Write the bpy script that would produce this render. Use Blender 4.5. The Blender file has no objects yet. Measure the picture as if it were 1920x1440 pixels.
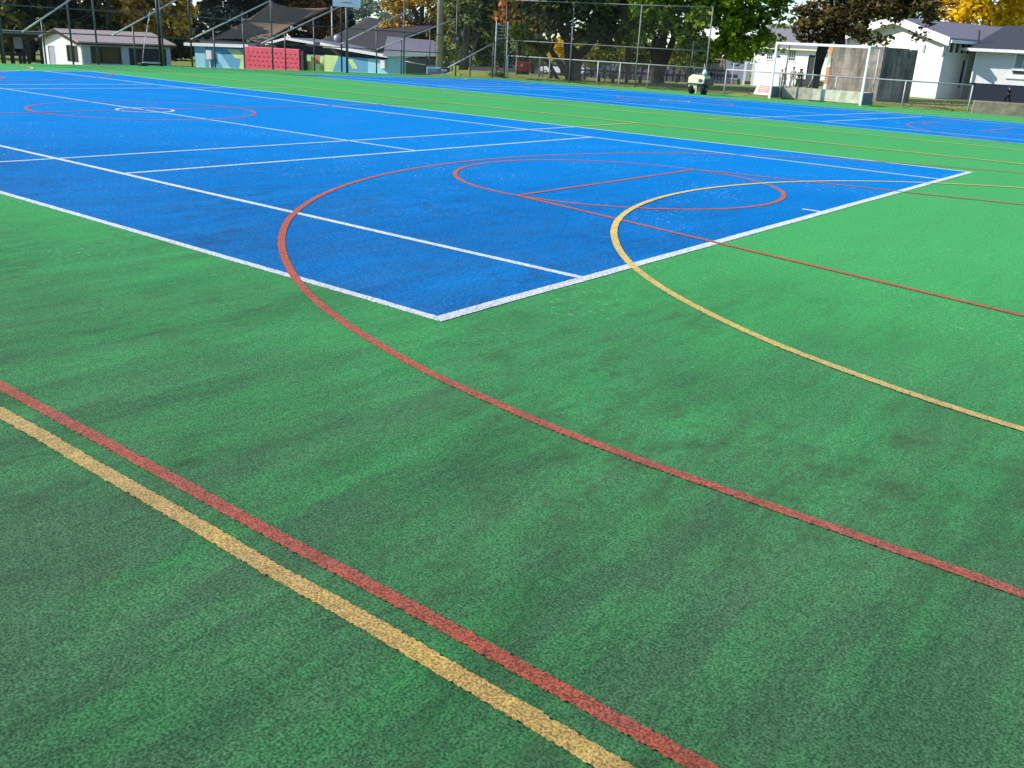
import bpy, bmesh, math, random
import numpy as np
from mathutils import Matrix, Vector

rng = np.random.default_rng(7)
random.seed(7)
SC = bpy.context.scene
COL = SC.collection

# ------------------------------------------------------------------ camera
F_PX = 1744.0928                      # focal length for a 1920 px wide frame
CAM = np.array([15.05155, -8.96870, 1.39761])
RX, RY, RZ = 1.218063, -0.0496524, 0.6744557
def rot_m(rx, ry, rz):
    cx, sx, cy, sy, cz, sz = math.cos(rx), math.sin(rx), math.cos(ry), math.sin(ry), math.cos(rz), math.sin(rz)
    X = np.array([[1,0,0],[0,cx,-sx],[0,sx,cx]]); Y = np.array([[cy,0,sy],[0,1,0],[-sy,0,cy]]); Z = np.array([[cz,-sz,0],[sz,cz,0],[0,0,1]])
    return Z @ Y @ X
RM = rot_m(RX, RY, RZ)
cd = bpy.data.cameras.new('camera'); cam = bpy.data.objects.new('camera', cd); COL.objects.link(cam)
cd.sensor_fit = 'HORIZONTAL'; cd.sensor_width = 36.0; cd.lens = 36.0 * F_PX / 1920.0
cd.clip_start = 0.05; cd.clip_end = 4000
m4 = Matrix.Identity(4)
for i in range(3):
    for j in range(3): m4[i][j] = RM[i, j]
    m4[i][3] = CAM[i]
cam.matrix_world = m4
SC.camera = cam

# ------------------------------------------------------------------ light
SUN_DIR = np.array([-0.80, -0.60]); SUN_EL = math.radians(33)
SUN_DIR = SUN_DIR / np.linalg.norm(SUN_DIR)
w = bpy.data.worlds.new("World"); SC.world = w; w.use_nodes = True
wn = w.node_tree.nodes; bg = wn['Background']
sky = wn.new('ShaderNodeTexSky'); sky.sky_type = 'NISHITA'; sky.sun_disc = False
sky.sun_elevation = SUN_EL; sky.sun_rotation = math.atan2(SUN_DIR[0], SUN_DIR[1])
sky.dust_density = 0.0; sky.air_density = 0.9; sky.ozone_density = 5.0
w.node_tree.links.new(sky.outputs[0], bg.inputs[0]); bg.inputs[1].default_value = 0.15
sl = bpy.data.lights.new('sun', 'SUN'); sl.energy = 4.6; sl.angle = math.radians(0.53); sl.color = (1.0, 0.93, 0.82)
so = bpy.data.objects.new('sun', sl); COL.objects.link(so)
sv = Vector((SUN_DIR[0]*math.cos(SUN_EL), SUN_DIR[1]*math.cos(SUN_EL), math.sin(SUN_EL)))
so.rotation_euler = sv.to_track_quat('Z', 'Y').to_euler(); so.location = (-20, -20, 40)
SC.view_settings.view_transform = 'Standard'; SC.view_settings.look = 'None'
SC.view_settings.exposure = 0.58; SC.view_settings.gamma = 1.0
SC.cycles.max_bounces = 6; SC.cycles.transparent_max_bounces = 8

# ------------------------------------------------------------------ placing helpers
def ray(u, v):
    d = RM @ np.array([(u-960)/F_PX, -(v-720)/F_PX, -1.0])
    return d
def zc(y):                                    # the court falls gently for drainage beyond the crown line
    return 0.0 if y < 9.9 else -0.0122*(y-9.9)
def G(u, v):                                  # pixel -> point of the playing surface
    d = ray(u, v); p = CAM + d*(-CAM[2]/d[2])
    if p[1] > 9.9:
        t = (0.0122*9.9 + 0.0122*0 - CAM[2] - 0.0122*CAM[1]) / (d[2] + 0.0122*d[1])
        p = CAM + d*t
    return p
def H(u, v, z):                               # pixel -> point at height z
    d = ray(u, v); return CAM + d*((z-CAM[2])/d[2])
def D(u, v, dist):                            # pixel -> point at a horizontal distance
    d = ray(u, v); return CAM + d*(dist/math.hypot(d[0], d[1]))
def ppm(u, v, dist):                          # pixels per metre there
    p = D(u, v, dist); return F_PX / float((p-CAM) @ (-RM[:, 2]))
class Frame:                                  # a vertical facade: origin, direction along it, outward normal towards the viewer
    def __init__(s, p0, dirxy):
        s.o = np.array([p0[0], p0[1], p0[2]], float)
        d = np.array(dirxy, float); d /= np.linalg.norm(d); s.d = np.array([d[0], d[1], 0.0])
        n = np.array([d[1], -d[0], 0.0])
        if n @ (CAM - s.o) < 0: n = -n
        s.n = n
    def P(s, a, b, z): return s.o + s.d*a + s.n*b + np.array([0, 0, z])
    def hit(s, u, v, b=0.0):                  # pixel -> (along, height) on the facade plane
        d = ray(u, v); o = s.o + s.n*b
        t = ((o-CAM) @ s.n) / (d @ s.n); p = CAM + d*t
        return float((p-s.o) @ s.d), float(p[2]-s.o[2])

# ------------------------------------------------------------------ mesh builder
class MB:
    def __init__(s): s.v = []; s.f = []
    def add(s, vs, fs):
        n = len(s.v); s.v += [tuple(map(float, q)) for q in vs]; s.f += [tuple(n+i for i in f) for f in fs]; return s
    def fbox(s, fr, a0, a1, b0, b1, z0, z1):
        vs = [fr.P(a, b, z) for z in (z0, z1) for (a, b) in ((a0,b0),(a1,b0),(a1,b1),(a0,b1))]
        return s.add(vs, [(0,3,2,1),(4,5,6,7),(0,1,5,4),(1,2,6,5),(2,3,7,6),(3,0,4,7)])
    def box(s, c, sx, sy, sz, rz=0.0):        # centre of base
        co, si = math.cos(rz), math.sin(rz); vs = []
        for z in (0, sz):
            for (x, y) in ((-sx/2,-sy/2),(sx/2,-sy/2),(sx/2,sy/2),(-sx/2,sy/2)):
                vs.append((c[0]+x*co-y*si, c[1]+x*si+y*co, c[2]+z))
        return s.add(vs, [(0,3,2,1),(4,5,6,7),(0,1,5,4),(1,2,6,5),(2,3,7,6),(3,0,4,7)])
    def tube(s, pts, r, n=6, cap=True):
        pts = [np.array(q, float) for q in pts]
        rs = r if hasattr(r, '__len__') else [r]*len(pts)
        rings = []; up = None
        for i, q in enumerate(pts):
            t = pts[min(i+1, len(pts)-1)] - pts[max(i-1, 0)]; t /= (np.linalg.norm(t)+1e-9)
            ref = np.array([0, 0, 1.0]) if abs(t[2]) < 0.9 else np.array([1.0, 0, 0])
            a = np.cross(t, ref); a /= np.linalg.norm(a); b = np.cross(t, a)
            if up is not None and a @ up < 0: a, b = -a, -b
            up = a
            rings.append([q + rs[i]*(math.cos(2*math.pi*k/n)*a + math.sin(2*math.pi*k/n)*b) for k in range(n)])
        vs = [x for rr in rings for x in rr]; fs = []
        for i in range(len(pts)-1):
            for k in range(n):
                fs.append((i*n+k, i*n+(k+1) % n, (i+1)*n+(k+1) % n, (i+1)*n+k))
        if cap: fs += [tuple(range(n))[::-1], tuple((len(pts)-1)*n+k for k in range(n))]
        return s.add(vs, fs)
    def prism(s, poly, vec):                  # polygon (3-D points) extruded by a vector
        n = len(poly); vec = np.array(vec, float)
        vs = [np.array(q, float) for q in poly] + [np.array(q, float)+vec for q in poly]
        return s.add(vs, [tuple(range(n)), tuple(range(2*n-1, n-1, -1))] + [(i, i+n, (i+1) % n+n, (i+1) % n) for i in range(n)])
    def lathe(s, c, axis, prof, n=14):        # profile [(r, h)] about axis through c
        ax = np.array(axis, float); ax /= np.linalg.norm(ax)
        ref = np.array([0, 0, 1.0]) if abs(ax[2]) < 0.9 else np.array([1.0, 0, 0])
        a = np.cross(ax, ref); a /= np.linalg.norm(a); b = np.cross(ax, a); c = np.array(c, float)
        vs = [c + ax*h + r*(math.cos(2*math.pi*k/n)*a + math.sin(2*math.pi*k/n)*b) for (r, h) in prof for k in range(n)]
        fs = [(i*n+k, i*n+(k+1) % n, (i+1)*n+(k+1) % n, (i+1)*n+k) for i in range(len(prof)-1) for k in range(n)]
        fs += [tuple(range(n))[::-1], tuple((len(prof)-1)*n+k for k in range(n))]
        return s.add(vs, fs)

def obj(name, mb, mat, parent=None, smooth=False, bevel=0.0, subsurf=0):
    off = np.array(parent['_o']) if parent is not None else np.zeros(3)
    me = bpy.data.meshes.new(name)
    me.from_pydata([tuple(np.array(q)-off) for q in mb.v], [], mb.f); me.update()
    bm = bmesh.new(); bm.from_mesh(me); bmesh.ops.recalc_face_normals(bm, faces=bm.faces); bm.to_mesh(me); bm.free()
    if smooth: me.polygons.foreach_set('use_smooth', [True]*len(me.polygons))
    o = bpy.data.objects.new(name, me); COL.objects.link(o)
    if mat is not None: me.materials.append(mat)
    if parent is not None:
        o.parent = parent['_e']
    if bevel:
        bv = o.modifiers.new('bevel', 'BEVEL'); bv.width = bevel; bv.segments = 2; bv.limit_method = 'ANGLE'
    if subsurf:
        sb = o.modifiers.new('sub', 'SUBSURF'); sb.levels = subsurf; sb.render_levels = subsurf
    return o
def sub(name, mb, mat, part, root, **k):      # a sub-part: child of a part (parts carry no transform of their own)
    o = obj(name, mb, mat, root, **k); o.parent = part; return o
def tag(o, label, cat, group=None):
    o['label'] = label; o['category'] = cat
    if group: o['group'] = group
    return o
def thing(name, loc, label, cat, group=None):
    e = bpy.data.objects.new(name, None); COL.objects.link(e); e.location = tuple(map(float, loc)); e.empty_display_size = 0.2
    tag(e, label, cat, group)
    return {'_e': e, '_o': tuple(map(float, loc))}
def struct(name, mb, mat):
    o = obj(name, mb, mat); o['kind'] = 'structure'; return o

# ------------------------------------------------------------------ materials
def new_mat(name):
    m = bpy.data.materials.new(name); m.use_nodes = True
    nt = m.node_tree; return m, nt, nt.nodes, nt.links, nt.nodes['Principled BSDF']
def c4(c): return (c[0], c[1], c[2], 1.0)
def noise(nt, vec, scale, detail=3.0, rough=0.55, dist=0.0):
    n = nt.nodes.new('ShaderNodeTexNoise'); n.inputs['Scale'].default_value = scale; n.inputs['Detail'].default_value = detail
    n.inputs['Roughness'].default_value = rough; n.inputs['Distortion'].default_value = dist
    if vec is not None: nt.links.new(vec, n.inputs['Vector'])
    return n.outputs['Fac']
def mapr(nt, val, a, b, c=0.0, d=1.0, smooth=False):
    n = nt.nodes.new('ShaderNodeMapRange'); n.clamp = True
    if smooth: n.interpolation_type = 'SMOOTHSTEP'
    for i, x in zip((1, 2, 3, 4), (a, b, c, d)): n.inputs[i].default_value = x
    nt.links.new(val, n.inputs[0]); return n.outputs[0]
def mth(nt, op, a, b=None):
    n = nt.nodes.new('ShaderNodeMath'); n.operation = op
    for i, x in enumerate((a, b)):
        if x is None: continue
        if isinstance(x, (int, float)): n.inputs[i].default_value = x
        else: nt.links.new(x, n.inputs[i])
    return n.outputs[0]
def mix(nt, fac, a, b, mode='MIX'):
    n = nt.nodes.new('ShaderNodeMix'); n.data_type = 'RGBA'; n.blend_type = mode
    for idx, x in ((0, fac), (6, a), (7, b)):
        if isinstance(x, (int, float)): n.inputs[idx].default_value = x
        elif isinstance(x, tuple): n.inputs[idx].default_value = c4(x)
        else: nt.links.new(x, n.inputs[idx])
    return n.outputs[2]
def coords(nt): return nt.nodes.new('ShaderNodeTexCoord').outputs['Object']
def mapping(nt, vec, scale=(1,1,1), rot=(0,0,0)):
    n = nt.nodes.new('ShaderNodeMapping'); n.inputs['Scale'].default_value = scale; n.inputs['Rotation'].default_value = rot
    nt.links.new(vec, n.inputs['Vector']); return n.outputs[0]
def bump(nt, h, bs, strength=0.5, dist=0.01):
    n = nt.nodes.new('ShaderNodeBump'); n.inputs['Strength'].default_value = strength; n.inputs['Distance'].default_value = dist
    nt.links.new(h, n.inputs['Height']); nt.links.new(n.outputs[0], bs.inputs['Normal'])

def plain(name, col, rough=0.6, var=0.12, scale=6.0, metal=0.0, bmp=0.0, dirt=None, dscale=1.5):
    m, nt, N, L, bs = new_mat(name); v = coords(nt)
    f = noise(nt, v, scale, 5)
    a = tuple(x*(1-var) for x in col); b = tuple(min(1, x*(1+var)) for x in col)
    c = mix(nt, mapr(nt, f, 0.3, 0.7), a, b)
    if dirt:
        c = mix(nt, mapr(nt, noise(nt, v, dscale, 6, 0.65), 0.5, 0.75, 0, 0.8), c, dirt)
    L.new(c, bs.inputs['Base Color']); bs.inputs['Roughness'].default_value = rough; bs.inputs['Metallic'].default_value = metal
    if rough >= 0.8: bs.inputs['Specular IOR Level'].default_value = 0.08
    if bmp: bump(nt, noise(nt, v, scale*6, 4), bs, bmp, 0.01)
    return m

def turf(name, clean_lit, worn_dim, dust, dirt_dim_amt=1.0, flecks=0.6, sheen=0.25, shc=(0.8,0.9,0.85), z0=1.2, z1=7.8):
    m, nt, N, L, bs = new_mat(name); v = coords(nt)
    sx = nt.nodes.new('ShaderNodeSeparateXYZ'); L.new(v, sx.inputs[0])
    # run-off dirt and moss, plus near-dark, far-bright pile shading painted into the colour
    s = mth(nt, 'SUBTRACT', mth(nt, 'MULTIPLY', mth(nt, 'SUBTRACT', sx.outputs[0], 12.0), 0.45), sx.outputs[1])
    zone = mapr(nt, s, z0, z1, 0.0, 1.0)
    big = noise(nt, v, 0.55, 4, 0.6)
    streak = noise(nt, mapping(nt, v, (2.4, 0.45, 1), (0, 0, 0.12)), 1.0, 6, 0.68)
    fine = noise(nt, mapping(nt, v, (9.0, 1.6, 1), (0, 0, 0.16)), 1.0, 5, 0.7)
    patch = noise(nt, mapping(nt, v, (1.5, 0.8, 1), (0, 0, 0.1)), 4.6, 10, 0.80, 0.2)
    grain = noise(nt, v, 135.0, 3, 0.6)
    grain2 = noise(nt, mapping(nt, v, (1, 0.7, 1)), 48.0, 3, 0.6)
    g = mth(nt, 'ADD', mth(nt, 'MULTIPLY', grain, 0.75), mth(nt, 'MULTIPLY', grain2, 0.25))
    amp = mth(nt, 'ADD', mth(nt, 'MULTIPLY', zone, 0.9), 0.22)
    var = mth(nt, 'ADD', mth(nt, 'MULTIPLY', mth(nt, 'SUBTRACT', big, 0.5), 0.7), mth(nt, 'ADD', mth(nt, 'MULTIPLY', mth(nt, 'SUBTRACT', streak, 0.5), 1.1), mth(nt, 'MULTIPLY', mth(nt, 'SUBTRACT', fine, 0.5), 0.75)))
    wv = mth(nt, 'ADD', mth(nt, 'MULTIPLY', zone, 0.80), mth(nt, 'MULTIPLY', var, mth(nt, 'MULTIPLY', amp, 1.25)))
    c = mix(nt, mapr(nt, wv, -0.02, 0.86, 0.0, dirt_dim_amt), clean_lit, worn_dim)
    # pale dusty film in long drifts
    c = mix(nt, mapr(nt, mth(nt, 'MULTIPLY', noise(nt, mapping(nt, v, (1.9, 0.5, 1), (0, 0, -0.1)), 1.3, 8, 0.75), mth(nt, 'ADD', zone, 0.35)), 0.38, 0.85, 0, 0.45), c, dust)
    # dark moss and rubber marks: broken, grainy patches
    pk = mth(nt, 'ADD', patch, mth(nt, 'MULTIPLY', mth(nt, 'SUBTRACT', g, 0.5), 0.55))
    dk = mth(nt, 'MULTIPLY', mapr(nt, pk, 0.515, 0.60), mapr(nt, noise(nt, v, 0.62, 3), 0.43, 0.60))
    c = mix(nt, mth(nt, 'MULTIPLY', dk, mapr(nt, zone, 0.1, 0.6, 0.08, 0.55)), c, tuple(0.26*x+y for x, y in zip(worn_dim, (0.030, 0.016, 0.010))))
    c = mix(nt, mapr(nt, s, 7.9, 9.6, 0.0, 0.38), c, mix(nt, 1.0, c, (0.55, 0.55, 0.55), 'MULTIPLY'))   # second stage of the painted near dimming, pile shade and grime together
    # pile: light tips over dark gaps
    c = mix(nt, mapr(nt, g, 0.41, 0.56, 1.0, 0.0), c, mix(nt, 1.0, c, (0.34, 0.38, 0.38), 'MULTIPLY'))
    tip = mix(nt, 1.0, c, (1.45, 1.40, 1.40), 'MULTIPLY')
    c = mix(nt, mapr(nt, g, 0.54, 0.66, 0.0, 0.75), c, mix(nt, 0.025, tip, (0.5, 0.55, 0.5)))
    # small pale crumbs: leaf fragments and scuffed fibre, gathered in loose drifts
    if flecks:
        fl = noise(nt, mapping(nt, v, (1.0, 1.6, 1), (0, 0, 0.7)), 17.0, 5, 0.72)
        fm = mapr(nt, noise(nt, v, 0.8, 4, 0.6), 0.47, 0.62)
        c = mix(nt, mth(nt, 'MULTIPLY', mth(nt, 'MULTIPLY', mapr(nt, fl, 0.597, 0.64), mth(nt, 'MULTIPLY', fm, mapr(nt, zone, 0.35, 0.75, 1.0, 0.06))), flecks), c, (0.42, 0.50, 0.50))
    L.new(c, bs.inputs['Base Color']); bs.inputs['Roughness'].default_value = 0.8
    bs.inputs['Specular IOR Level'].default_value = 0.04
    bs.inputs['Sheen Weight'].default_value = sheen; bs.inputs['Sheen Roughness'].default_value = 0.45; bs.inputs['Sheen Tint'].default_value = c4(shc)
    bump(nt, g, bs, 0.7, 0.006)
    return m

M = {}
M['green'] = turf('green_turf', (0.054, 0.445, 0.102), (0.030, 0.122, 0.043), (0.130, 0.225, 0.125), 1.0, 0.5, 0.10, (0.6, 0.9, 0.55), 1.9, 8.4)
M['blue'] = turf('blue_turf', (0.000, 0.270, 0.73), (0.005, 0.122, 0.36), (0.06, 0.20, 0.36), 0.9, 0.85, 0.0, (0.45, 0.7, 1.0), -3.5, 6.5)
M['lwhite'] = turf('white_turf_line', (0.78, 0.80, 0.79), (0.62, 0.63, 0.63), (0.6, 0.6, 0.58), 0.8, 0, 0.2)
M['lorange'] = turf('orange_turf_line', (0.56, 0.100, 0.030), (0.37, 0.082, 0.042), (0.30, 0.12, 0.09), 0.9, 0, 0.2, (0.9, 0.6, 0.6))
M['lyellow'] = turf('yellow_turf_line', (0.88, 0.62, 0.11), (0.50, 0.295, 0.080), (0.42, 0.30, 0.14), 0.9, 0, 0.2)

# lawn
m, nt, N, L, bs = new_mat('lawn_grass'); v = coords(nt)
c = mix(nt, mapr(nt, noise(nt, v, 0.25, 6, 0.65), 0.35, 0.65), (0.19, 0.255, 0.035), (0.32, 0.39, 0.065))
c = mix(nt, mapr(nt, noise(nt, v, 2.2, 6, 0.7), 0.54, 0.76, 0, 0.6), c, (0.25, 0.195, 0.10))
c = mix(nt, mapr(nt, noise(nt, v, 22, 4, 0.7), 0.35, 0.7, 0, 0.7), c, mix(nt, 1.0, c, (0.35, 0.38, 0.35), 'MULTIPLY'))
L.new(c, bs.inputs['Base Color']); bs.inputs['Roughness'].default_value = 0.9; bump(nt, noise(nt, v, 26, 4), bs, 0.8, 0.05); M['lawn'] = m
M['asphalt'] = plain('asphalt', (0.062, 0.056, 0.060), 0.85, 0.2, 3)
M['galv'] = plain('galvanised_steel', (0.085, 0.095, 0.105), 0.5, 0.15, 8, 0.25)
M['galv_light'] = plain('bright_galvanised_steel', (0.45, 0.45, 0.43), 0.5, 0.12, 8, 0.1)
M['galv_mid'] = plain('dull_galvanised_steel', (0.19, 0.19, 0.185), 0.55, 0.12, 8, 0.1)
M['dark_steel'] = plain('dark_painted_steel', (0.055, 0.06, 0.07), 0.5, 0.15, 8)
M['wire'] = plain('fence_wire', (0.025, 0.027, 0.03), 0.6, 0.1, 8)
M['wire_pale'] = plain('pale_fence_wire', (0.16, 0.16, 0.155), 0.55, 0.1, 8)
M['black'] = plain('black_paint', (0.015, 0.015, 0.017), 0.45, 0.1, 8)
M['rubber'] = plain('black_rubber', (0.018, 0.018, 0.019), 0.85, 0.2, 20)
M['white'] = plain('white_paint', (0.80, 0.80, 0.78), 0.45, 0.03, 3, dirt=(0.66, 0.65, 0.61), dscale=2.0)
M['cream'] = plain('cream_paint', (0.66, 0.63, 0.42), 0.45, 0.06, 5, dirt=(0.45, 0.42, 0.30), dscale=5)
M['wood_dark'] = plain('dark_stained_timber', (0.050, 0.043, 0.038), 0.8, 0.25, 4, bmp=0.3)
M['wood_grey'] = plain('weathered_timber', (0.20, 0.19, 0.17), 0.8, 0.2, 4, bmp=0.3)
M['bark'] = plain('bark', (0.055, 0.045, 0.038), 0.95, 0.35, 7, bmp=0.8, dirt=(0.10, 0.095, 0.08), dscale=3)
M['bark_grey'] = plain('grey_bark', (0.13, 0.12, 0.105), 0.95, 0.3, 6, bmp=0.8, dirt=(0.07, 0.06, 0.05), dscale=3)
M['glass'] = plain('dark_window_glass', (0.025, 0.028, 0.032), 0.08, 0.2, 2)
M['dark_in'] = plain('dark_interior', (0.022, 0.024, 0.030), 0.7, 0.2, 1.5)
M['tan_roof'] = plain('tan_sheet_roof', (0.46, 0.36, 0.31), 0.6, 0.08, 3)
M['grey_roof'] = plain('grey_sheet_roof', (0.19, 0.175, 0.195), 0.6, 0.08, 3)
M['roof_white'] = plain('white_roof_fascia', (0.78, 0.77, 0.74), 0.5, 0.03, 3)
M['sail_brown'] = plain('brown_shade_cloth', (0.23, 0.165, 0.108), 0.95, 0.1, 3)
M['sail_grey'] = plain('charcoal_shade_cloth', (0.060, 0.056, 0.058), 0.95, 0.1, 3)
M['red_panel'] = plain('red_plastic_panel', (0.74, 0.085, 0.13), 0.5, 0.08, 4, dirt=(0.50, 0.07, 0.09))
M['red_slot'] = plain('dark_red_recess', (0.11, 0.012, 0.02), 0.7, 0.1, 4)
M['red_bin'] = plain('red_enamel', (0.52, 0.045, 0.020), 0.4, 0.1, 4)
M['blue_bin'] = plain('blue_plastic', (0.015, 0.045, 0.22), 0.4, 0.1, 4)
M['navy'] = plain('navy_panel', (0.014, 0.017, 0.036), 0.5, 0.1, 4)
M['slate'] = plain('blue_grey_sheet', (0.075, 0.105, 0.125), 0.6, 0.1, 2)
M['concrete'] = plain('pale_board_concrete', (0.56, 0.54, 0.43), 0.85, 0.15, 4, bmp=0.2, dirt=(0.20, 0.19, 0.15), dscale=2.5)
M['grey_board'] = plain('grey_green_board', (0.11, 0.13, 0.13), 0.7, 0.15, 4)
M['kerb'] = plain('rough_concrete', (0.27, 0.23, 0.17), 0.95, 0.25, 5, bmp=0.8, dirt=(0.12, 0.09, 0.06), dscale=2.0)
M['pole_conc'] = plain('weathered_concrete_pole', (0.30, 0.295, 0.28), 0.9, 0.15, 2, bmp=0.2, dirt=(0.2, 0.19, 0.17))
M['orange_paint'] = plain('orange_mural_paint', (0.48, 0.20, 0.06), 0.7, 0.08, 4)
M['sign_red'] = plain('faded_red_print', (0.70, 0.20, 0.18), 0.6, 0.1, 4)
M['sign_blue'] = plain('blue_print', (0.10, 0.18, 0.42), 0.6, 0.1, 4)
M['green_blind'] = plain('green_blind', (0.25, 0.34, 0.17), 0.8, 0.1, 4)
M['pale_blind'] = plain('pale_grey_curtain', (0.30, 0.36, 0.38), 0.7, 0.1, 4)
M['purple_panel'] = plain('mauve_board', (0.32, 0.33, 0.42), 0.7, 0.1, 4)
M['mural_light'] = plain('pale_blue_mural', (0.30, 0.62, 0.76), 0.7, 0.06, 4)
M['mural_blue'] = plain('mid_blue_mural', (0.10, 0.33, 0.54), 0.7, 0.06, 4)
M['mural_green'] = plain('lime_mural', (0.55, 0.72, 0.28), 0.7, 0.06, 4)
M['skin'] = plain('skin', (0.42, 0.25, 0.17), 0.6, 0.05, 10)
M['hair'] = plain('dark_hair', (0.02, 0.015, 0.012), 0.7, 0.1, 20)
M['cloth_black'] = plain('black_cloth', (0.018, 0.018, 0.022), 0.9, 0.1, 10)
M['cloth_white'] = plain('white_cloth', (0.68, 0.67, 0.64), 0.9, 0.05, 10)
M['cloth_orange'] = plain('orange_cloth', (0.55, 0.16, 0.05), 0.9, 0.1, 10)
M['cloth_green'] = plain('green_cloth', (0.05, 0.10, 0.07), 0.9, 0.1, 10)
M['car_white'] = plain('white_car_paint', (0.75, 0.76, 0.77), 0.2, 0.02, 2)
M['car_dark'] = plain('dark_car_paint', (0.05, 0.055, 0.065), 0.2, 0.05, 2)
M['pale_green'] = plain('pale_green_paint', (0.30, 0.42, 0.22), 0.5, 0.1, 5)
M['tan_wall'] = plain('tan_render', (0.36, 0.27, 0.19), 0.85, 0.1, 2)

def boards(name, col, pitch, axis='Z', rough=0.55, depth=0.02, dk=0.55):   # lapped boards or standing-seam sheets
    m, nt, N, L, bs = new_mat(name); v = coords(nt)
    sx = nt.nodes.new('ShaderNodeSeparateXYZ'); L.new(v, sx.inputs[0])
    if axis == 'Z': t = sx.outputs[2]
    else: t = mth(nt, 'ADD', mth(nt, 'MULTIPLY', sx.outputs[0], axis[0]), mth(nt, 'MULTIPLY', sx.outputs[1], axis[1]))
    fr = mth(nt, 'FRACT', mth(nt, 'DIVIDE', t, pitch))
    c = mix(nt, mapr(nt, noise(nt, v, 1.5, 5), 0.3, 0.75), tuple(x*0.95 for x in col), col)
    c = mix(nt, mapr(nt, fr, 0.0, 0.10, 1.0, 0.0), c, tuple(x*dk for x in col))
    L.new(c, bs.inputs['Base Color']); bs.inputs['Roughness'].default_value = rough
    bump(nt, fr, bs, 0.6, depth); return m

def block_mat(name):
    m, nt, N, L, bs = new_mat(name); v = coords(nt)
    a = noise(nt, v, 1.3, 7, 0.7); st = noise(nt, mapping(nt, v, (3.5, 3.5, 0.45)), 1.0, 6, 0.7)
    c = mix(nt, mapr(nt, a, 0.32, 0.68), (0.13, 0.112, 0.092), (0.35, 0.31, 0.26))
    c = mix(nt, mapr(nt, st, 0.44, 0.64, 0, 0.9), c, (0.055, 0.048, 0.042))
    sx = nt.nodes.new('ShaderNodeSeparateXYZ'); L.new(v, sx.inputs[0])
    fr = mth(nt, 'FRACT', mth(nt, 'DIVIDE', sx.outputs[2], 0.30))
    hz = mth(nt, 'ADD', sx.outputs[0], mth(nt, 'MULTIPLY', sx.outputs[1], -0.4))
    fv = mth(nt, 'FRACT', mth(nt, 'DIVIDE', hz, 0.62))
    c = mix(nt, mth(nt, 'MULTIPLY', mapr(nt, fr, 0.0, 0.09, 1.0, 0.0), 0.55), c, (0.07, 0.06, 0.05))
    c = mix(nt, mth(nt, 'MULTIPLY', mapr(nt, fv, 0.0, 0.05, 1.0, 0.0), 0.45), c, (0.08, 0.07, 0.06))
    L.new(c, bs.inputs['Base Color']); bs.inputs['Roughness'].default_value = 0.95; bump(nt, noise(nt, v, 14, 5), bs, 0.6, 0.03); return m
M['block'] = block_mat('stained_block_masonry')

def leaf_mat(name, a, b, c2, trans=0.38, q=1.7):
    m, nt, N, L, bs = new_mat(name)
    at = nt.nodes.new('ShaderNodeAttribute'); at.attribute_name = 'tint'
    cr = nt.nodes.new('ShaderNodeValToRGB'); e = cr.color_ramp.elements
    e[0].position = 0.0; e[0].color = c4(a); b = tuple(x*q for x in b); c2 = tuple(min(.95, x*q) for x in c2); e[1].position = 1.0; e[1].color = c4(c2)
    k = cr.color_ramp.elements.new(0.55); k.color = c4(b)
    L.new(at.outputs['Fac'], cr.inputs[0]); L.new(cr.outputs[0], bs.inputs['Base Color']); bs.inputs['Roughness'].default_value = 0.7; bs.inputs['Specular IOR Level'].default_value = 0.12
    tr = nt.nodes.new('ShaderNodeBsdfTranslucent'); L.new(cr.outputs[0], tr.inputs[0])
    ms = nt.nodes.new('ShaderNodeMixShader'); ms.inputs[0].default_value = trans
    L.new(bs.outputs[0], ms.inputs[1]); L.new(tr.outputs[0], ms.inputs[2])
    L.new(ms.outputs[0], nt.nodes['Material Output'].inputs[0]); return m
LEAF = {
 'evergreen': leaf_mat('evergreen_leaf', (0.020,0.026,0.007), (0.060,0.065,0.018), (0.17,0.15,0.03), 0.35, 1.9),
 'blackgreen': leaf_mat('deep_evergreen_leaf', (0.010,0.015,0.012), (0.022,0.032,0.024), (0.065,0.08,0.06), 0.15),
 'amber': leaf_mat('amber_leaf', (0.15,0.09,0.015), (0.46,0.28,0.04), (0.70,0.48,0.08)),
 'gold': leaf_mat('gold_leaf', (0.55,0.36,0.012), (0.92,0.63,0.025), (0.95,0.74,0.09), 0.4, 1.0),
 'copper': leaf_mat('copper_leaf', (0.09,0.036,0.014), (0.26,0.105,0.03), (0.42,0.19,0.055)),
 'darkoak': leaf_mat('dark_oak_leaf', (0.022,0.034,0.008), (0.065,0.085,0.018), (0.21,0.22,0.04)),
 'oak': leaf_mat('oak_leaf', (0.040,0.075,0.007), (0.17,0.24,0.015), (0.55,0.54,0.05), 0.45),
 'sage': leaf_mat('grey_green_leaf', (0.07,0.09,0.035), (0.18,0.21,0.08), (0.38,0.40,0.17)),
 'bronze': leaf_mat('bronze_leaf', (0.030,0.022,0.008), (0.095,0.073,0.025), (0.27,0.22,0.07)),
 'lime': leaf_mat('lime_leaf', (0.07,0.085,0.015), (0.22,0.24,0.04), (0.50,0.46,0.08), 0.5, 1.1),
 'far': leaf_mat('hazed_distant_leaf', (0.06,0.085,0.07), (0.11,0.14,0.105), (0.17,0.20,0.14), 0.2),  # distance haze painted in as a greyer leaf colour
}
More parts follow.
